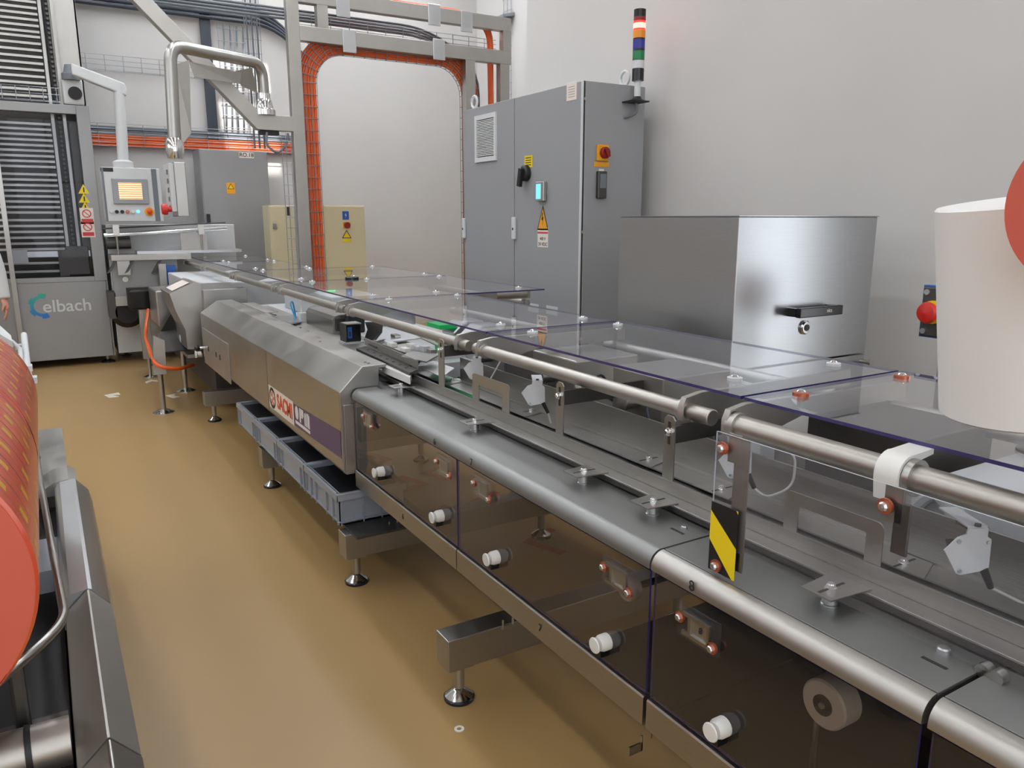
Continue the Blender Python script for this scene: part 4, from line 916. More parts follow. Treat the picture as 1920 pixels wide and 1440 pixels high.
# ------------------------------------------------------------------ back wall: trays, cables, cabinets
WY = 10.9
basket('wire_basket', .5, 3.4, WY, 2.46, 2.66, 'wire basket along the back wall holding the orange cables', .25)
basket('wire_basket', .5, 3.4, WY, 2.62, 2.72, 'wire basket just above the orange cable tray on the back wall', .25)
basket('wire_basket', .5, 2.6, WY, 3.33, 3.50, 'empty wire basket halfway up the back wall', .2)
for k in range(5): cable('orange_cable', 'orange_cable', [(.5, WY+.035, 2.47+.027*k), (3.4, WY+.035, 2.47+.027*k)], .0135, ('lowest', 'second lowest', 'middle', 'second highest', 'topmost')[k]+' orange cable running level along the back wall', 'orange cables on the back wall')
for k in range(3): cable('grey_cable', 'cable_grey', [(.5, WY+.04, 2.635+.025*k), (3.4, WY+.04, 2.635+.025*k)], .012, ('lowest', 'middle', 'topmost')[k]+' grey cable running level just above the orange ones', 'grey cables on the back wall')
for k in range(4): cable('dark_cable', 'cable_dark', [(.5, WY, 4.06+.055*k), (2.9, WY, 4.06+.055*k), (3.35, WY, 3.7), (3.4, WY, 3.0)], .024, ('lowest', 'second lowest', 'second highest', 'topmost')[k]+' thick dark cable high on the back wall', 'thick dark cables high on the wall', .4)
tag(M().box(2.02, 2.14, WY+.03, WY+.07, 2.55, 4.1).build('cable_cover', 'cable_dark'), 'dark upright cable cover on the back wall', 'cable cover')
for k in range(4): cable('grey_cable', 'cable_grey', [(2.30+.08*k, WY+.02, 4.0), (2.28+.07*k, WY+.02, 3.3), (2.24+.075*k, WY+.02, 2.7)], .012, 'grey cable dropping from the high dark cables', 'grey cables dropping on the back wall')
m = M()
for dx in (0, .16, .32): m.cyl((2.22+dx, WY, 2.7), (2.22+dx, WY, 4.0), .004, 5)
for k in range(9): m.cyl((2.2, WY, 2.75+k*.15), (2.56, WY, 2.75+k*.15), .004, 5)
tag(m.build('wire_basket', 'galvanised'), 'upright wire tray on the back wall beside the dark cover', 'cable tray')
m = M()
for dx in (0, .05, .1): m.cyl((5.97, 9.95+dx*2, 2.9), (5.97, 9.95+dx*2, 5.2), .004, 5)
for k in range(14): m.cyl((5.97, 9.93, 3+k*.16), (5.97, 10.17, 3+k*.16), .004, 5)
m.obox((5.9, 10.05, 4.35), (.09, 0, .02), (0, .16, 0), (0, 0, .02))
tag(m.build('wire_basket', 'galvanised'), 'upright wire tray in the recess corner above the cabinets', 'cable tray')
ro = thing('wall_cabinet', 'grey steel cabinet with a white number tag and warning sign', 'cabinet', (2.2, 10.5, 0))
M().box(1.79, 2.61, 10.4, 10.85, .05, 2.43).build('body', 'machine_grey', ro, bevel=.004)
dr = M().box(1.80, 2.60, 10.385, 10.399, .08, 2.42).build('door', 'machine_grey', ro, bevel=.003)
M().box(1.8, 2.6, 10.42, 10.8, 0, .05).build('plinth', 'steel_dark', ro)
p = py(462, 291, 10.384); M().box(p.x-.09, p.x+.09, 10.381, 10.384, p.z-.035, p.z+.035).build('number_plate', 'sticker_white', dr)
text('lettering', 'RO.18', .066, 'ink', dr, (p.x, 10.380, p.z), XP, ZP, bold=.001)
p = py(433, 353, 10.384); M().box(p.x-.05, p.x+.05, 10.381, 10.384, p.z-.068, p.z+.068).build('warning_sign', 'yellow_orange', dr)
M().slab([(p.x-.04, 10.3805, p.z-.01), (p.x+.04, 10.3805, p.z-.01), (p.x, 10.3805, p.z+.06)], (0, .0005, 0)).build('sign_triangle', 'ink', dr)
M().slab([(p.x-.030, 10.3798, p.z-.004), (p.x+.030, 10.3798, p.z-.004), (p.x, 10.3798, p.z+.048)], (0, .0005, 0)).build('sign_field', 'yellow', dr)
p = py(391, 412, 10.38); M().box(p.x-.02, p.x+.02, 10.355, 10.384, p.z-.07, p.z+.07).build('handle', 'black', dr)
for lab, ua, ub, dep, yy in (('cream control cabinet left of the orange cable column', 503, 549, .3, 9.6), ('cream control cabinet right of the orange cables with red switch', 607, 683, .35, 9.3)):
    a = py(ua, 385, yy); b = py(ub, 385, yy)
    t = thing('control_cabinet', lab, 'cabinet', ((a.x+b.x)/2, yy+.15, 0))
    M().box(a.x, b.x, yy, yy+dep, .06, a.z).build('body', 'beige', t, bevel=.005); M().box(a.x+.03, b.x-.03, yy+.03, yy+dep-.03, 0, .06).build('plinth', 'steel_dark', t)
    dd = M().box(a.x+.01, b.x-.01, yy-.015, yy-.001, .1, a.z-.012).build('door', 'beige', t, bevel=.003)
    if ua > 600:
        p = py(648, 404, yy-.016); M().box(p.x-.04, p.x+.04, yy-.018, yy-.0155, p.z-.05, p.z+.05).build('blue_sign', 'blue', dd); M().slab([(p.x+dx, yy-.0188, p.z+dz) for dx, dz in ((.008, .035), (-.012, 0), (.002, 0), (-.006, -.03), (.014, .008), (.002, .008))], (0, .0005, 0)).build('sign_mark', 'logo_white', dd)
        p = py(650, 422, yy-.016); M().box(p.x-.045, p.x+.045, yy-.022, yy-.015, p.z-.035, p.z+.035).build('switch_plate', 'yellow_orange', dd); M().lathe([(.036, 0), (.036, .03)], (p.x, yy-.022, p.z), (0, -1, 0), 20).build('main_switch', 'dark_red', dd)
        p = py(650, 442, yy-.016); M().slab([(p.x-.06, yy-.018, p.z-.03), (p.x+.06, yy-.018, p.z-.03), (p.x, yy-.018, p.z+.07)], (0, .002, 0)).build('warning_sign', 'ink', dd)
        M().slab([(p.x-.046, yy-.0185, p.z-.022), (p.x+.046, yy-.0185, p.z-.022), (p.x, yy-.0185, p.z+.055)], (0, .0005, 0)).build('sign_field', 'yellow', dd)
        M().box(p.x-.05, p.x+.05, yy-.018, yy-.0155, p.z-.075, p.z-.035).build('sign_text_field', 'yellow', dd)
    else:
        p = py(541, 396, yy-.016); M().box(p.x-.02, p.x+.02, yy-.02, yy-.015, p.z-.05, p.z+.05).build('sign', 'ink', dd)
        p = py(515, 424, yy-.016); M().box(p.x-.02, p.x+.02, yy-.03, yy-.015, p.z-.03, p.z+.03).build('lock', 'steel', dd)

# ------------------------------------------------------------------ tower machine on the far left
te = thing('tower_machine', 'tall grey tray elevator machine with stacked rods and blue-green logo', 'machine', (-.2, 10.2, 0))
EY = 9.7
M().box(-1.0, .50, EY+.05, 10.7, .16, .20).build('base_plate', 'steel_dark', te)
fp_ = M().box(-1.0, .585, EY, EY+.03, .085, .925).build('front_panel', 'machine_grey', te, bevel=.004)
M().box(.588, .602, EY+.005, 10.7, .085, 2.76).build('side_panel', 'machine_grey', te)
M().box(.48, .600, EY-.006, EY+.10, .925, 2.76).build('corner_post', 'machine_grey', te, bevel=.004)
M().box(-1.0, .48, EY-.004, EY+.08, 2.67, 2.76).build('top_bar', 'machine_grey', te, bevel=.004)
M().box(-1.0, .48, EY-.004, EY+.06, .925, .975).build('sill', 'machine_grey', te, bevel=.003)
gl = M().box(-.26, .478, EY+.008, EY+.014, .978, 2.60).build('door_pane', 'door_glass', te)
M().box(-.30, -.255, EY-.03, EY+.02, .09, 2.66).build('door_tube', 'steel', te)
M().box(-1.0, .58, 10.66, 10.7, .1, 5.2).build('back_panel', 'steel_dark', te)
M().box(.34, .60, 10.02, 10.06, 2.76, 5.2).build('upper_sheet', 'steel_matt', te)
M().box(.585, .602, 10.02, 10.7, 2.76, 5.2).build('upper_side', 'steel_matt', te)
for z0, z1, n_ in ((1.03, 1.12, 2), (1.27, 1.58, 6), (1.66, 2.06, 8), (2.14, 2.58, 9), (2.86, 3.45, 10), (3.50, 4.6, 20)):
    for k in range(n_):
        z = z0+(z1-z0)*k/(n_-1); M().box(-1.0, .24, 9.98, 10.03, z-.012, z+.012).build('rod', 'steel', te)
for x, m_ in ((.25, 'steel'), (.36, 'steel')): M().box(x, x+.03, 9.94, 9.98, 1.0, 5.0).build('chain_rail', m_, te)
ch = M()
for k in range(80): z = 1.05+k*.047; ch.cyl((.325, 9.93, z), (.325, 9.96, z), .014, 8)
c_ = ch.build('chain', 'steel_dark', te); c_['kind'] = 'stuff'
M().box(.30, .345, 9.965, 9.985, 1.0, 5.0).build('chain_back', 'black', te)
M().box(.41, .478, 9.9, 9.95, 1.0, 2.6).build('inner_cover', 'steel_dark', te)
bz = py(60, 477, 9.85).z
M().box(-.25, .47, 9.82, 9.88, bz-.03, bz+.03).build('crossbar', 'steel_bright', te); M().box(-.28, -.12, 9.80, 9.86, bz-.09, bz+.05).build('crossbar_block', 'offwhite', te)
p = py(120, 497, 9.8); M().box(p.x-.045, p.x+.045, 9.79, 9.82, .98, bz+.04).build('slide', 'steel_dark', te)
p = py(150, 500, 9.8); M().box(p.x-.12, p.x+.1, 9.80, 9.9, .99, 1.30).build('gear_unit', 'steel_dark', te, bevel=.01)
for u, v in ((157, 355), (158, 372), (160, 388)):
    p = py(u, v, EY-.008); M().slab([(p.x-.055, EY-.009, p.z-.045), (p.x+.05, EY-.009, p.z-.045), (p.x, EY-.009, p.z+.055)], (0, .002, 0)).build('warning_triangle', 'yellow', te)
    M().box(p.x-.006, p.x+.006, EY-.0098, EY-.009, p.z-.03, p.z+.02).build('triangle_mark', 'ink', te)
for u, v in ((163, 405), (165, 430)):
    p = py(u, v, EY-.008); sg = M().box(p.x-.065, p.x+.065, EY-.010, EY-.008, p.z-.085, p.z+.085).build('prohibition_sign', 'sticker_white', te)
    x_ = M(); x_._ring((p.x, EY-.0105, p.z+.025), (0, -1, 0), .034, .044, .0008, 20, 0); x_.obox((p.x, EY-.0105, p.z+.025), (.026, 0, -.026), (0, .0004, 0), (.003, 0, .003)); x_.build('sign_ring', 'red_print', te)
    M().box(p.x-.055, p.x+.055, EY-.0108, EY-.010, p.z-.07, p.z-.03).build('sign_text_field', 'red_print', te)
a = py(82, 577, EY-.001); b = py(170, 574, EY-.001)
text('lettering', 'elbach', (b.x-a.x)/2.72*1.12, 'logo_grey', fp_, ((a.x+b.x)/2, EY-.001, (a.z+b.z)/2+.01), V(1, 0, .0), ZP, bold=.002)
gm = mat('logo_gradient', (40, 130, 200), .5); nt = gm.node_tree; tcn = nt.nodes.new('ShaderNodeTexCoord'); spn = nt.nodes.new('ShaderNodeSeparateXYZ'); rpn = nt.nodes.new('ShaderNodeValToRGB')
nt.links.new(tcn.outputs['Generated'], spn.inputs[0]); nt.links.new(spn.outputs['Z'], rpn.inputs[0]); rpn.color_ramp.elements[0].color = lin((40, 110, 200)); rpn.color_ramp.elements[1].color = lin((60, 170, 140)); nt.links.new(rpn.outputs[0], nt.nodes['Principled BSDF'].inputs['Base Color'])
gc = py(80, 574, EY-.002); g = M()
for k in range(14):
    a0 = 1.25+k/14*3.9; a1 = 1.25+(k+1)/14*3.9; r0, r1 = .082, (.135 if k % 4 < 2 else .115)
    g.slab([V(gc.x+r*math.cos(t), EY-.0022, gc.z+r*math.sin(t)) for r, t in ((r0, a0), (r1, a0), (r1, a1), (r0, a1))], (0, .001, 0))
g.build('gear_logo', 'logo_gradient', fp_)
for x, y in ((.53, EY+.1), (-.9, EY+.1), (.53, 10.6), (-.9, 10.6)):
    M().cyl((x, y, .03), (x, y, .17), .02, 12).build('foot_stem', 'steel', te); M().lathe([(.075, 0), (.075, .012), (.03, .035), (0, .036)], (x, y, 0), ZP, 20).build('foot', 'pad', te)
M().box(.38, .57, EY+.0, EY+.2, 2.765, 3.02).build('joint_box', 'offwhite', te, bevel=.02)
M().lathe([(.065, 0), (.065, .02)], (.49, EY-.001, 2.88), (0, -1, 0), 24).build('joint_eye', 'black', te)
bsk = basket('wire_basket', -1.0, .35, EY+.02, 2.79, 2.92, 'wire basket lying along the top bar of the tower machine', .12)

# ------------------------------------------------------------------ operator panel on white swing arm
hp = thing('control_terminal', 'white operator panel with colour screen hanging from a white arm', 'control panel', (.92, 9.45, 1.56))
HY = 9.40
M().box(.635, 1.20, HY, HY+.22, 1.565, 2.125).build('case', 'offwhite', hp, bevel=.008)
M().box(1.115, 1.165, HY-.004, HY, 1.565, 2.12).build('grip', 'cable_grey', hp); M().box(.635, .655, HY-.004, HY, 1.565, 2.12).build('grip', 'cable_grey', hp)
a = py(208, 334, HY); b = py(280, 383, HY)
M().box(a.x, b.x, HY-.02, HY, b.z, a.z).build('bezel', 'bezel', hp, bevel=.008)
a = py(221, 342, HY-.02); b = py(268, 374, HY-.02); M().box(a.x, b.x, HY-.0225, HY-.020, b.z, a.z).build('screen', 'screen', hp)
p = py(200, 318, HY); M().box(p.x-.06, p.x+.06, HY-.003, HY, p.z-.02, p.z+.02).build('maker_tag', 'ink', hp)
for u, m_ in ((209, 'offwhite'), (219, 'black'), (229, 'black'), (239, 'copper'), (249, 'white_plastic'), (259, 'display_blue')):
    p = py(u, 397, HY); M().lathe([(.019, 0), (.019, .012), (.015, .016)], (p.x, HY, p.z), (0, -1, 0), 16).build('push_button', m_, hp)
p = py(280, 397, HY); M().lathe([(.046, 0), (.046, .006)], (p.x, HY, p.z), (0, -1, 0), 20).build('yellow_ring', 'yellow_orange', hp); M().lathe([(.018, .006), (.026, .02), (.028, .035), (0, .045)], (p.x, HY, p.z), (0, -1, 0), 18).build('stop_button', 'logo_orange', hp)
at_ = py(222, 152, 9.5)
M().cyl((.86, 9.5, 2.12), (at_.x, 9.5, 2.95), .055, 18).build('arm_post', 'offwhite', hp); M().lathe([(.10, 0), (.10, .07), (.06, .09)], (.86, 9.5, 2.118), ZP, 20).build('arm_foot', 'offwhite', hp)
M().slab([(.47, 9.45, 3.03), (at_.x+.06, 9.45, 2.86), (at_.x+.075, 9.45, 2.92), (at_.x+.05, 9.45, 2.985), (.47, 9.45, 3.14)], (0, .11, 0)).build('arm', 'offwhite', hp, bevel=.012)
M().lathe([(.085, -.01), (.085, .05), (.07, .06), (.05, .14)], (.47, 9.72, 3.02), ZP, 18).build('arm_joint', 'cable_grey', hp)

# ------------------------------------------------------------------ outfeed machine between tower and line
of = thing('outfeed_table', 'grey outfeed table with rail leaving the tower machine', 'machine', (1.2, 9.5, 0))
M().box(.64, 2.0, 9.72, 10.3, .10, 1.53).build('rear_housing', 'offwhite', of, bevel=.006)
tz = py(250, 483, 9.25).z
M().box(.63, 1.42, 9.22, 9.70, tz-.03, tz+.03).build('table_beam', 'steel_matt', of, bevel=.003)
M().box(.63, 1.28, 9.30, 9.34, .78, tz-.03).build('skirt', 'machine_grey', of)
M().box(.63, 1.30, 9.24, 9.34, .68, .78).build('lower_beam', 'steel_matt', of, bevel=.003)
for u, v in ((210, 500), (242, 500), (293, 500)):
    p = py(u, v, 9.29); M().obox((p.x, 9.27, p.z), (.02, 0, .01), (0, .03, 0), (.035, 0, .06)).build('clamp', 'steel_dark', of)
p = py(232, 505, 9.28); M().box(p.x-.06, p.x+.06, 9.25, 9.30, p.z-.06, p.z+.09).build('sensor_box', 'steel', of)
p = py(235, 524, 9.29); M().lathe([(.028, 0), (.028, .015)], (p.x, 9.30, p.z), (0, -1, 0), 16).build('round_knob', 'white_plastic', of)
p = py(320, 512, 9.2); M().box(p.x-.05, p.x+.05, 9.16, 9.22, .86, 1.10).build('blue_box', 'blue', of); M().box(p.x-.12, p.x-.05, 9.14, 9.22, .68, 1.12).build('end_post', 'steel_matt', of)
rz_ = py(260, 432, 9.45).z
M().cyl((.60, 9.45, rz_-.05), (1.86, 9.45, rz_+.02), .022, 14).build('rail', 'chrome', of); M().cyl((.60, 9.5, rz_+.02), (1.86, 9.5, rz_+.08), .008, 10).build('thin_rail', 'steel_dark', of)
for x in (.72, 1.58): M().box(x-.03, x+.03, 9.42, 9.55, rz_-.05, rz_+.06).build('rail_clamp', 'white_plastic', of); M().cyl((x, 9.45, tz), (x, 9.45, rz_-.03), .010, 8).build('rail_post', 'steel', of)
M().box(1.36, 1.64, 9.46, 9.48, rz_-.22, rz_-.03).build('rail_bracket', 'steel_matt', of)
M().cyl((.62, 9.60, rz_-.13), (.86, 9.60, rz_-.13), .07, 18).build('drum', 'steel_dark', of)
M().box(.9, 2.0, 9.40, 9.66, tz+.03, tz+.06).build('slide_plate', 'steel_bright', of)
for x, y in ((.98, 9.30), (.75, 10.2), (1.9, 10.2)): M().box(x-.03, x+.03, y-.03, y+.03, .12, .70).build('leg', 'steel_matt', of); M().cyl((x, y, .02), (x, y, .13), .015, 10).build('foot_stem', 'steel', of); M().lathe([(.06, 0), (.06, .01), (.02, .025), (0, .026)], (x, y, 0), ZP, 18).build('foot', 'pad', of)
p = py(237, 583, 9.45); M().lathe([(.12, 0), (.17, .03), (.17, .34), (.14, .36)], (p.x-.0, 9.30, p.z), YP, 22).build('motor', 'black', of)
M().box(p.x-.17, p.x-.1, 9.3, 9.6, p.z-.06, p.z+.22).build('motor_mount', 'steel_dark', of)
mo = thing('gear_motor', 'black gear motor on a thin steel leg beside the tower', 'motor', (.83, 8.6, 0))
p = py(270, 562, 8.5)
M().box(p.x-.13, p.x+.13, 8.5, 8.72, p.z-.10, p.z+.10).build('housing', 'black_gloss', mo, bevel=.02)
for k in range(5): M().box(p.x-.135, p.x+.135, 8.5+.03+.04*k, 8.5+.045+.04*k, p.z-.08, p.z+.11).build('fin', 'black', mo)
M().cyl((p.x+.13, 8.6, p.z), (p.x+.40, 8.6, p.z), .06, 18).build('coupling', 'steel_dark', mo)
M().box(p.x-.05, p.x+.04, 8.56, 8.64, .20, p.z-.10).build('column', 'steel_matt', mo); M().cyl((p.x, 8.6, .02), (p.x, 8.6, .21), .018, 12).build('foot_stem', 'steel', mo); M().lathe([(.07, 0), (.07, .012), (.02, .03), (0, .031)], (p.x, 8.6, 0), ZP, 20).build('foot', 'chrome', mo)
q0 = V(p.x+.03, 8.5, p.z-.1); tag(M().tube(fillet([q0, py(272, 630, 8.2), py(284, 668, 7.0), py(296, 688, 6.78), py(335, 692, 6.80), py(362, 684, 7.1)], .25, 8), .016, 8).build('orange_cable', 'orange_cable'), 'orange cable sagging from the black motor past the thin post', 'cable')
# thin post with tray
tp = thing('support_post', 'thin steel post with disc foot holding a dark chute tray', 'post', (.745, 6.93, 0))
a = py(290, 628, 6.93)
M().prism([(.69, .33), (.79, .33), (.80, 1.0*a.z-.05), (.72, a.z)], 'y', 6.90, 6.96).build('post', 'steel_matt', tp)
M().cyl((.745, 6.93, .02), (.745, 6.93, .34), .022, 14).build('foot_stem', 'steel', tp); M().lathe([(.085, 0), (.085, .006), (.03, .03), (0, .031)], (.745, 6.93, 0), ZP, 24).build('foot', 'chrome', tp)
tr = M(); tr.slab([(.79, 6.94, .50), (1.10, 7.0, .50), (1.10, 7.6, .60), (.84, 7.5, .60)], (0, 0, .01)); tr.slab([(.84, 7.5, .60), (1.10, 7.6, .60), (1.10, 7.62, .76), (.95, 7.55, .76)], (0, .008, 0)); tr.build('chute', 'steel_dark', tp)
M().cyl((1.04, 7.72, .02), (1.04, 7.72, .44), .022, 14).build('foot_stem', 'steel', tp); M().lathe([(.085, 0), (.085, .006), (.03, .03), (0, .031)], (1.04, 7.72, 0), ZP, 24).build('foot', 'chrome', tp)
M().box(.98, 1.10, 7.0, 7.75, .43, .46).build('crosspiece', 'steel_matt', tp)
# slanted housing next to the hood
sh = thing('slanted_housing', 'steel housing with a slanted label top next to the hood', 'machine', (1.2, 7.3, 0))
pts = [py(u, v, 6.80) for u, v in ((318, 551), (364, 529), (376, 532), (384, 600), (384, 655), (352, 655), (348, 619), (329, 582))]
M().prism([(q.x, q.z) for q in pts], 'y', 6.80, 7.35).build('shell', 'steel', sh)
a, b = pts[0], pts[1]; dv = (b-a); lab_ = M().slab([a+dv*.15+V(-.001, .06, .004), a+dv*.85+V(-.001, .06, .004), a+dv*.85+V(-.001, .42, .004), a+dv*.15+V(-.001, .42, .004)], (0, 0, .002)).build('label', 'sticker_white', sh)
lab_['label'] = 'white label plate'
M().box(1.10, 1.45, 6.72, 7.4, .60, 1.03).build('box', 'steel', sh, bevel=.006)
M().box(1.15, 2.0, 7.4, 9.1, .50, 1.03).build('gear_case', 'offwhite', sh, bevel=.01)
M().box(.86, 1.15, 7.75, 8.3, .62, .95).build('side_case', 'steel', sh, bevel=.012)
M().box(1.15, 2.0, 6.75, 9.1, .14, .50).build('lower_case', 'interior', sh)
p = px(348, 634, 1.0); M().lathe([(.022, 0), (.022, .05), (.034, .055), (.034, .065)], (1.02, p.y, p.z), (-1, 0, 0), 16).build('knob', 'white_plastic', sh)
p = px(378, 665, 1.04); M().lathe([(.022, 0), (.022, .03), (.030, .035), (.030, .045)], (1.043, 6.7, p.z), (-1, 0, 0), 16).build('knob', 'white_plastic', sh)
M().box(1.2, 1.3, 7.2, 7.3, 0, .14).box(1.8, 1.9, 8.8, 8.9, 0, .14).build('leg', 'steel_dark', sh)

# ------------------------------------------------------------------ film unwinder in the left foreground
fu = thing('film_unwinder', 'steel film unwinder frame with a ridged edge cover in the aisle', 'machine', (-.35, 2.4, 0))
def ridge(y0, y1, rnd):
    if rnd: pr = [(-.046, .66)] + [(-.046, .708)] + [(-.012+.034*math.cos(math.radians(t))*1.0, .715+.034*math.sin(math.radians(t))) for t in (165, 140, 118)] + [(.004, .750), (.010, .751), (.018, .748)] + [(.052, .705), (.060, .66)]
    else: pr = [(-.046, .60), (-.040, .705), (.008, .751), (.012, .751), (.055, .700), (.060, .60)]
    return M().prism(pr, 'y', y0, y1)
ridge(1.945, 2.86, True).build('edge_cover', 'steel_bright', fu); ridge(1.325, 1.940, False).build('edge_cover', 'steel_matt', fu)
M().prism([(-.046, .58), (-.040, .705), (.008, .751), (.012, .751), (.056, .700), (.062, .58)], 'y', 1.19, 1.32).build('end_cap', 'steel', fu, bevel=.003)
M().box(-.75, -.05, 1.20, 3.85, .12, .60).build('body', 'black', fu)  # solid body coloured black to stand for the dark void inside
M().box(-.046, .058, 1.20, 2.86, .12, .60).build('side_sheet', 'steel_matt', fu)
M().box(-.42, -.002, 3.03, 3.84, .69, .70).build('table_top', 'steel', fu); M().box(-.40, -.02, 3.05, 3.82, .60, .69).build('table_box', 'steel_dark', fu)
M().prism([(-.12, .70), (-.002, .70), (.022, .735), (-.002, .752), (-.045, .745)], 'y', 2.86, 3.03).build('corner_piece', 'steel', fu)
M().cyl((-.75, 1.45, .70), (-.047, 1.45, .69), .042, 24).build('cross_tube', 'tube_steel', fu)
q = M(); q._ring((-.115, 1.45, .691), XP, .0425, .0445, .010, 24, 0); q.build('tube_band', 'black', fu)
M().box(-.13, -.105, 1.50, 1.515, .60, .83).build('web_arm', 'steel_dark', fu, bevel=.006)
M().box(-.75, -.05, 1.51, 1.60, .64, .66).build('cross_plate', 'steel_dark', fu)
pts = [pz(57, 770, .80), pz(75, 900, .82), pz(100, 1040, .84), pz(123, 1163, .86), pz(60, 1225, .87), pz(-30, 1300, .88), pz(-260, 1420, .88)]
M().tube(fillet(pts, .06, 6), .0085, 12).build('bar_handle', 'steel', fu)
M().tube(fillet([pz(45, 628, .98), pz(52, 700, .93), pz(62, 770, .85), pz(57, 790, .80)], .05), .016, 12).build('guide_tube', 'offwhite', fu)
for u, v in ((38, 650), (50, 690), (58, 712)): p = pz(u, v, .95); M().obox(p, (.022, 0, 0), (0, .03, 0), (0, 0, .012)).build('tube_clip', 'offwhite', fu)
M().tube([pz(22, 640, .98), pz(38, 655, .98), pz(46, 760, .88), pz(60, 840, .80)], .010, 10).build('guide_tube', 'offwhite', fu)
M().slab([pz(-20, 600, 1.0), pz(22, 640, 1.0), pz(25, 652, 1.0), pz(-20, 625, 1.0)], (0, 0, .03)).build('top_plate', 'offwhite', fu)
for a, b in (((62, 840), (52, 868)), ((74, 860), (56, 880)), ((78, 1000), (62, 1020))):
    p = pz(a[0], a[1], .80); r_ = pz(b[0], b[1], .74); M().obox((p+r_)/2, (p-r_)/2, (0, .02, 0), (.004, 0, .004)).build('strap', 'black', fu)
p = pz(66, 917, .72); M().obox(p, (.035, 0, 0), (0, .035, 0), (0, 0, .004)).build('card', 'yellow', fu)
p = pz(80, 1060, .68); M().obox(p, (.045, 0, 0), (0, .12, 0), (0, 0, .03)).build('tray', 'crate', fu)
for x in (-.68, -.06):
    for y in (1.3, 3.7): M().cyl((x, y, .02), (x, y, .13), .02, 12).build('foot_stem', 'steel', fu); M().lathe([(.06, 0), (.06, .01), (.02, .03), (0, .031)], (x, y, 0), ZP, 20).build('foot', 'pad', fu)
for y in (1.22, 2.80): M().box(-.34, -.27, y, y+.03, .60, 1.12).build('shaft_stand', 'steel_dark', fu)
M().cyl((-.305, 1.18, 1.075), (-.305, 2.85, 1.075), .03, 16).build('shaft', 'chrome', fu)
for y0, y1, lab in ((1.30, 1.99, 'printed orange film roll with its flat salmon end showing'), (2.0, 2.72, 'printed orange film roll behind the first one on the shaft')):
    t = thing('film_roll', lab, 'film roll', (-.305, (y0+y1)/2, .825))
    cc = V(-.305, y0, 1.075); R0 = .25
    M().lathe([(.245, .0), (.25, .006), (.25, y1-y0-.006), (.245, y1-y0)], cc, YP, 72).build('printed_film', 'film_print', t)
    M().lathe([(.09, -.001), (.244, -.001), (.244, .004)], cc, YP, 72).build('end_face', 'film_face', t)
    M().lathe([(.05, -.003), (.16, -.003), (.16, .002)], cc, YP, 48).build('inner_face', 'film_face_inner', t)
    M()._ring(cc, YP, .04, .055, .01, 24, 0); k_ = M(); k_._ring(cc-V(0, .006, 0), YP, .035, .055, .02, 24, 0); k_.build('core', 'beige', t)
# ------------------------------------------------------------------ person in a white coat at the picture's edge
def skin(name, m_, nodes, edges, parent, sub=2, root=0):
    me = bpy.data.meshes.new(name); org = ORG[parent] if parent else Vector((0, 0, 0))
    me.from_pydata([Vector(n_[0])-org for n_ in nodes], edges, [])
    o = bpy.data.objects.new(name, me); COL.objects.link(o)
    md = o.modifiers.new('s', 'SKIN'); md.use_smooth_shade = True
    for i, n_ in enumerate(nodes):
        r = n_[1] if isinstance(n_[1], tuple) else (n_[1], n_[1]); me.skin_vertices[0].data[i].radius = r
        me.skin_vertices[0].data[i].use_root = (i == root)
    sb_ = o.modifiers.new('d', 'SUBSURF'); sb_.levels = sub; sb_.render_levels = sub
    dg = bpy.context.evaluated_depsgraph_get(); m2 = bpy.data.meshes.new_from_object(o.evaluated_get(dg)); bpy.data.objects.remove(o)
    m2.materials.clear(); m2.materials.append(MATS[m_]); m2.shade_smooth()
    ob = bpy.data.objects.new(name, m2); COL.objects.link(ob)
    if parent: ob.parent = parent; ORG[ob] = org
    return ob
PX, PY = -.60, 8.35
pe = thing('person', 'person in a white coat standing by the tower machine, arm hanging', 'person', (PX, PY, 0))
def PP(x, y, z): return V(PX+x, PY+y, z)
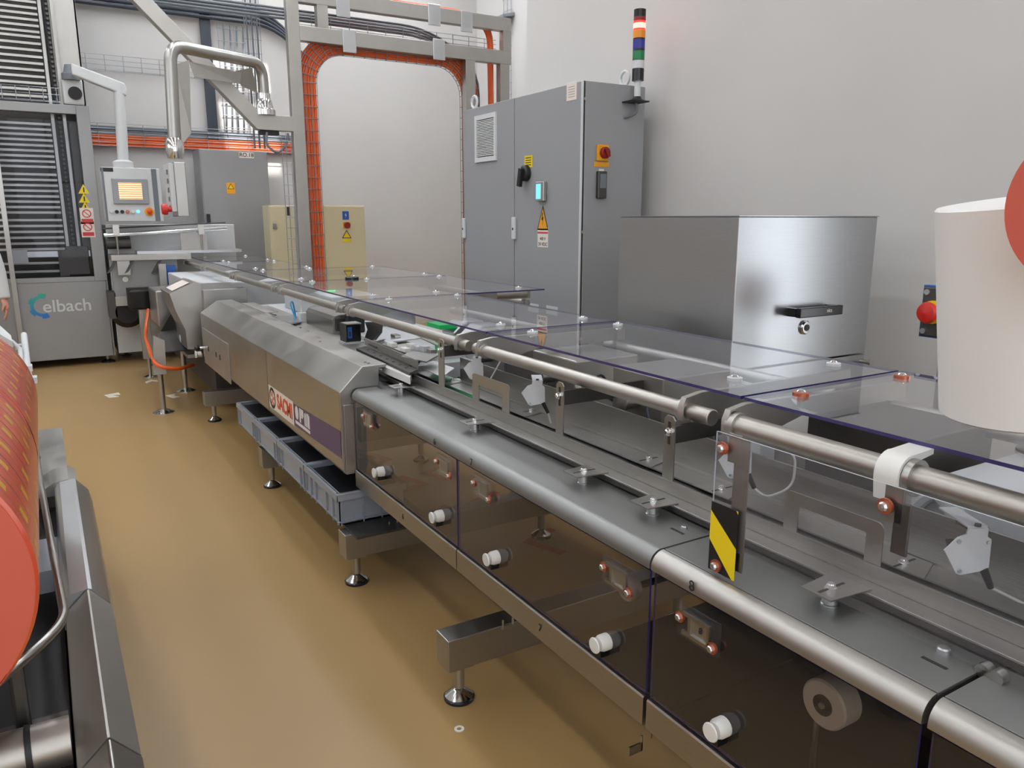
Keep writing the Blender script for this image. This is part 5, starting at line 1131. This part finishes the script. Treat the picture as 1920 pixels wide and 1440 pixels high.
# x is across the shoulders (the visible arm is on +x), the person faces away to +y
N = [(PP(0, 0, .95), (.15, .11)), (PP(0, 0, 1.15), (.145, .10)), (PP(0, 0, 1.38), (.165, .10)), (PP(0, 0, 1.50), (.06, .06)), (PP(0, .02, 1.60), (.065, .07)), (PP(0, .03, 1.68), (.078, .095)), (PP(0, .02, 1.76), (.07, .085))]
E_ = [(0, 1), (1, 2), (2, 3), (3, 4), (4, 5), (5, 6)]
def limb(start, pts):
    last = start
    for p_, r in pts: N.append((p_, r)); E_.append((last, len(N)-1)); last = len(N)-1
    return last
for s_ in (1, -1):
    w_ = limb(2, [(PP(s_*.20, 0, 1.40), .055), (PP(s_*.25, 0, 1.12), .046), (PP(s_*.27, -.03, .90), .032), (PP(s_*.275, -.04, .85), (.026, .038))])
    hb = limb(w_, [(PP(s_*.278, -.045, .80), (.018, .040))])
    for k, dy in enumerate((-.03, -.010, .012, .032)):
        L_ = (.075, .088, .082, .062)[k]
        limb(hb, [(PP(s_*.278, -.045-dy, .775), .0095), (PP(s_*.272, -.05-dy, .775-L_*.5), .009), (PP(s_*.258, -.052-dy, .775-L_*.9), .0075)])
    limb(w_, [(PP(s_*.262, -.09, .825), .011), (PP(s_*.25, -.10, .785), .009)])
    limb(0, [(PP(s_*.09, 0, .86), .085), (PP(s_*.095, .01, .48), .058), (PP(s_*.10, -.02, .09), .040), (PP(s_*.10, .10, .045), (.038, .03))])
skin('body', 'skin', N, E_, pe)
CN = [(PP(0, 0, .62), (.20, .15)), (PP(0, 0, .95), (.185, .14)), (PP(0, 0, 1.15), (.175, .128)), (PP(0, 0, 1.38), (.19, .125)), (PP(0, 0, 1.47), (.10, .085))]
CE = [(0, 1), (1, 2), (2, 3), (3, 4)]
N, E_ = CN, CE
for s_ in (1, -1): limb(3, [(PP(s_*.21, 0, 1.40), .078), (PP(s_*.255, 0, 1.12), .068), (PP(s_*.272, -.028, .91), .056), (PP(s_*.274, -.032, .885), .055)])
skin('coat', 'coat', N, E_, pe)
N, E_ = [(PP(0, 0, .90), (.16, .12))], []
for s_ in (1, -1): limb(0, [(PP(s_*.09, 0, .82), .095), (PP(s_*.095, .01, .48), .075), (PP(s_*.10, -.01, .10), .065)])
skin('trousers', 'trousers', N, E_, pe)
N, E_ = [(PP(0, .01, 1.74), (.084, .10)), (PP(0, .0, 1.79), (.07, .085)), (PP(0, -.05, 1.66), (.07, .05))], [(0, 1), (0, 2)]
skin('hair', 'hair', N, E_, pe)
for s_ in (1, -1):
    N, E_ = [(PP(s_*.10, -.05, .04), (.045, .04)), (PP(s_*.10, .10, .036), (.046, .036)), (PP(s_*.10, .17, .03), (.036, .028))], [(0, 1), (1, 2)]
    skin('shoe', 'black', N, E_, pe)
N, E_ = [(PP(0, .125, 1.655), .012), (PP(0, .14, 1.64), .014)], [(0, 1)]
skin('nose', 'skin', N, E_, pe)
for s_ in (1, -1): M().lathe([(0, 0), (.010, .003), (0, .006)], PP(s_*.03, .115, 1.685), YP, 10).build('eye', 'ink', pe); M().obox(PP(s_*.082, .02, 1.675), (.006, 0, 0), (0, .014, 0), (0, .004, .026)).build('ear', 'skin', pe, bevel=.003)
M().obox(PP(0, .122, 1.615), (.022, 0, 0), (0, .004, 0), (0, 0, .004)).build('mouth', 'dark_red', pe)
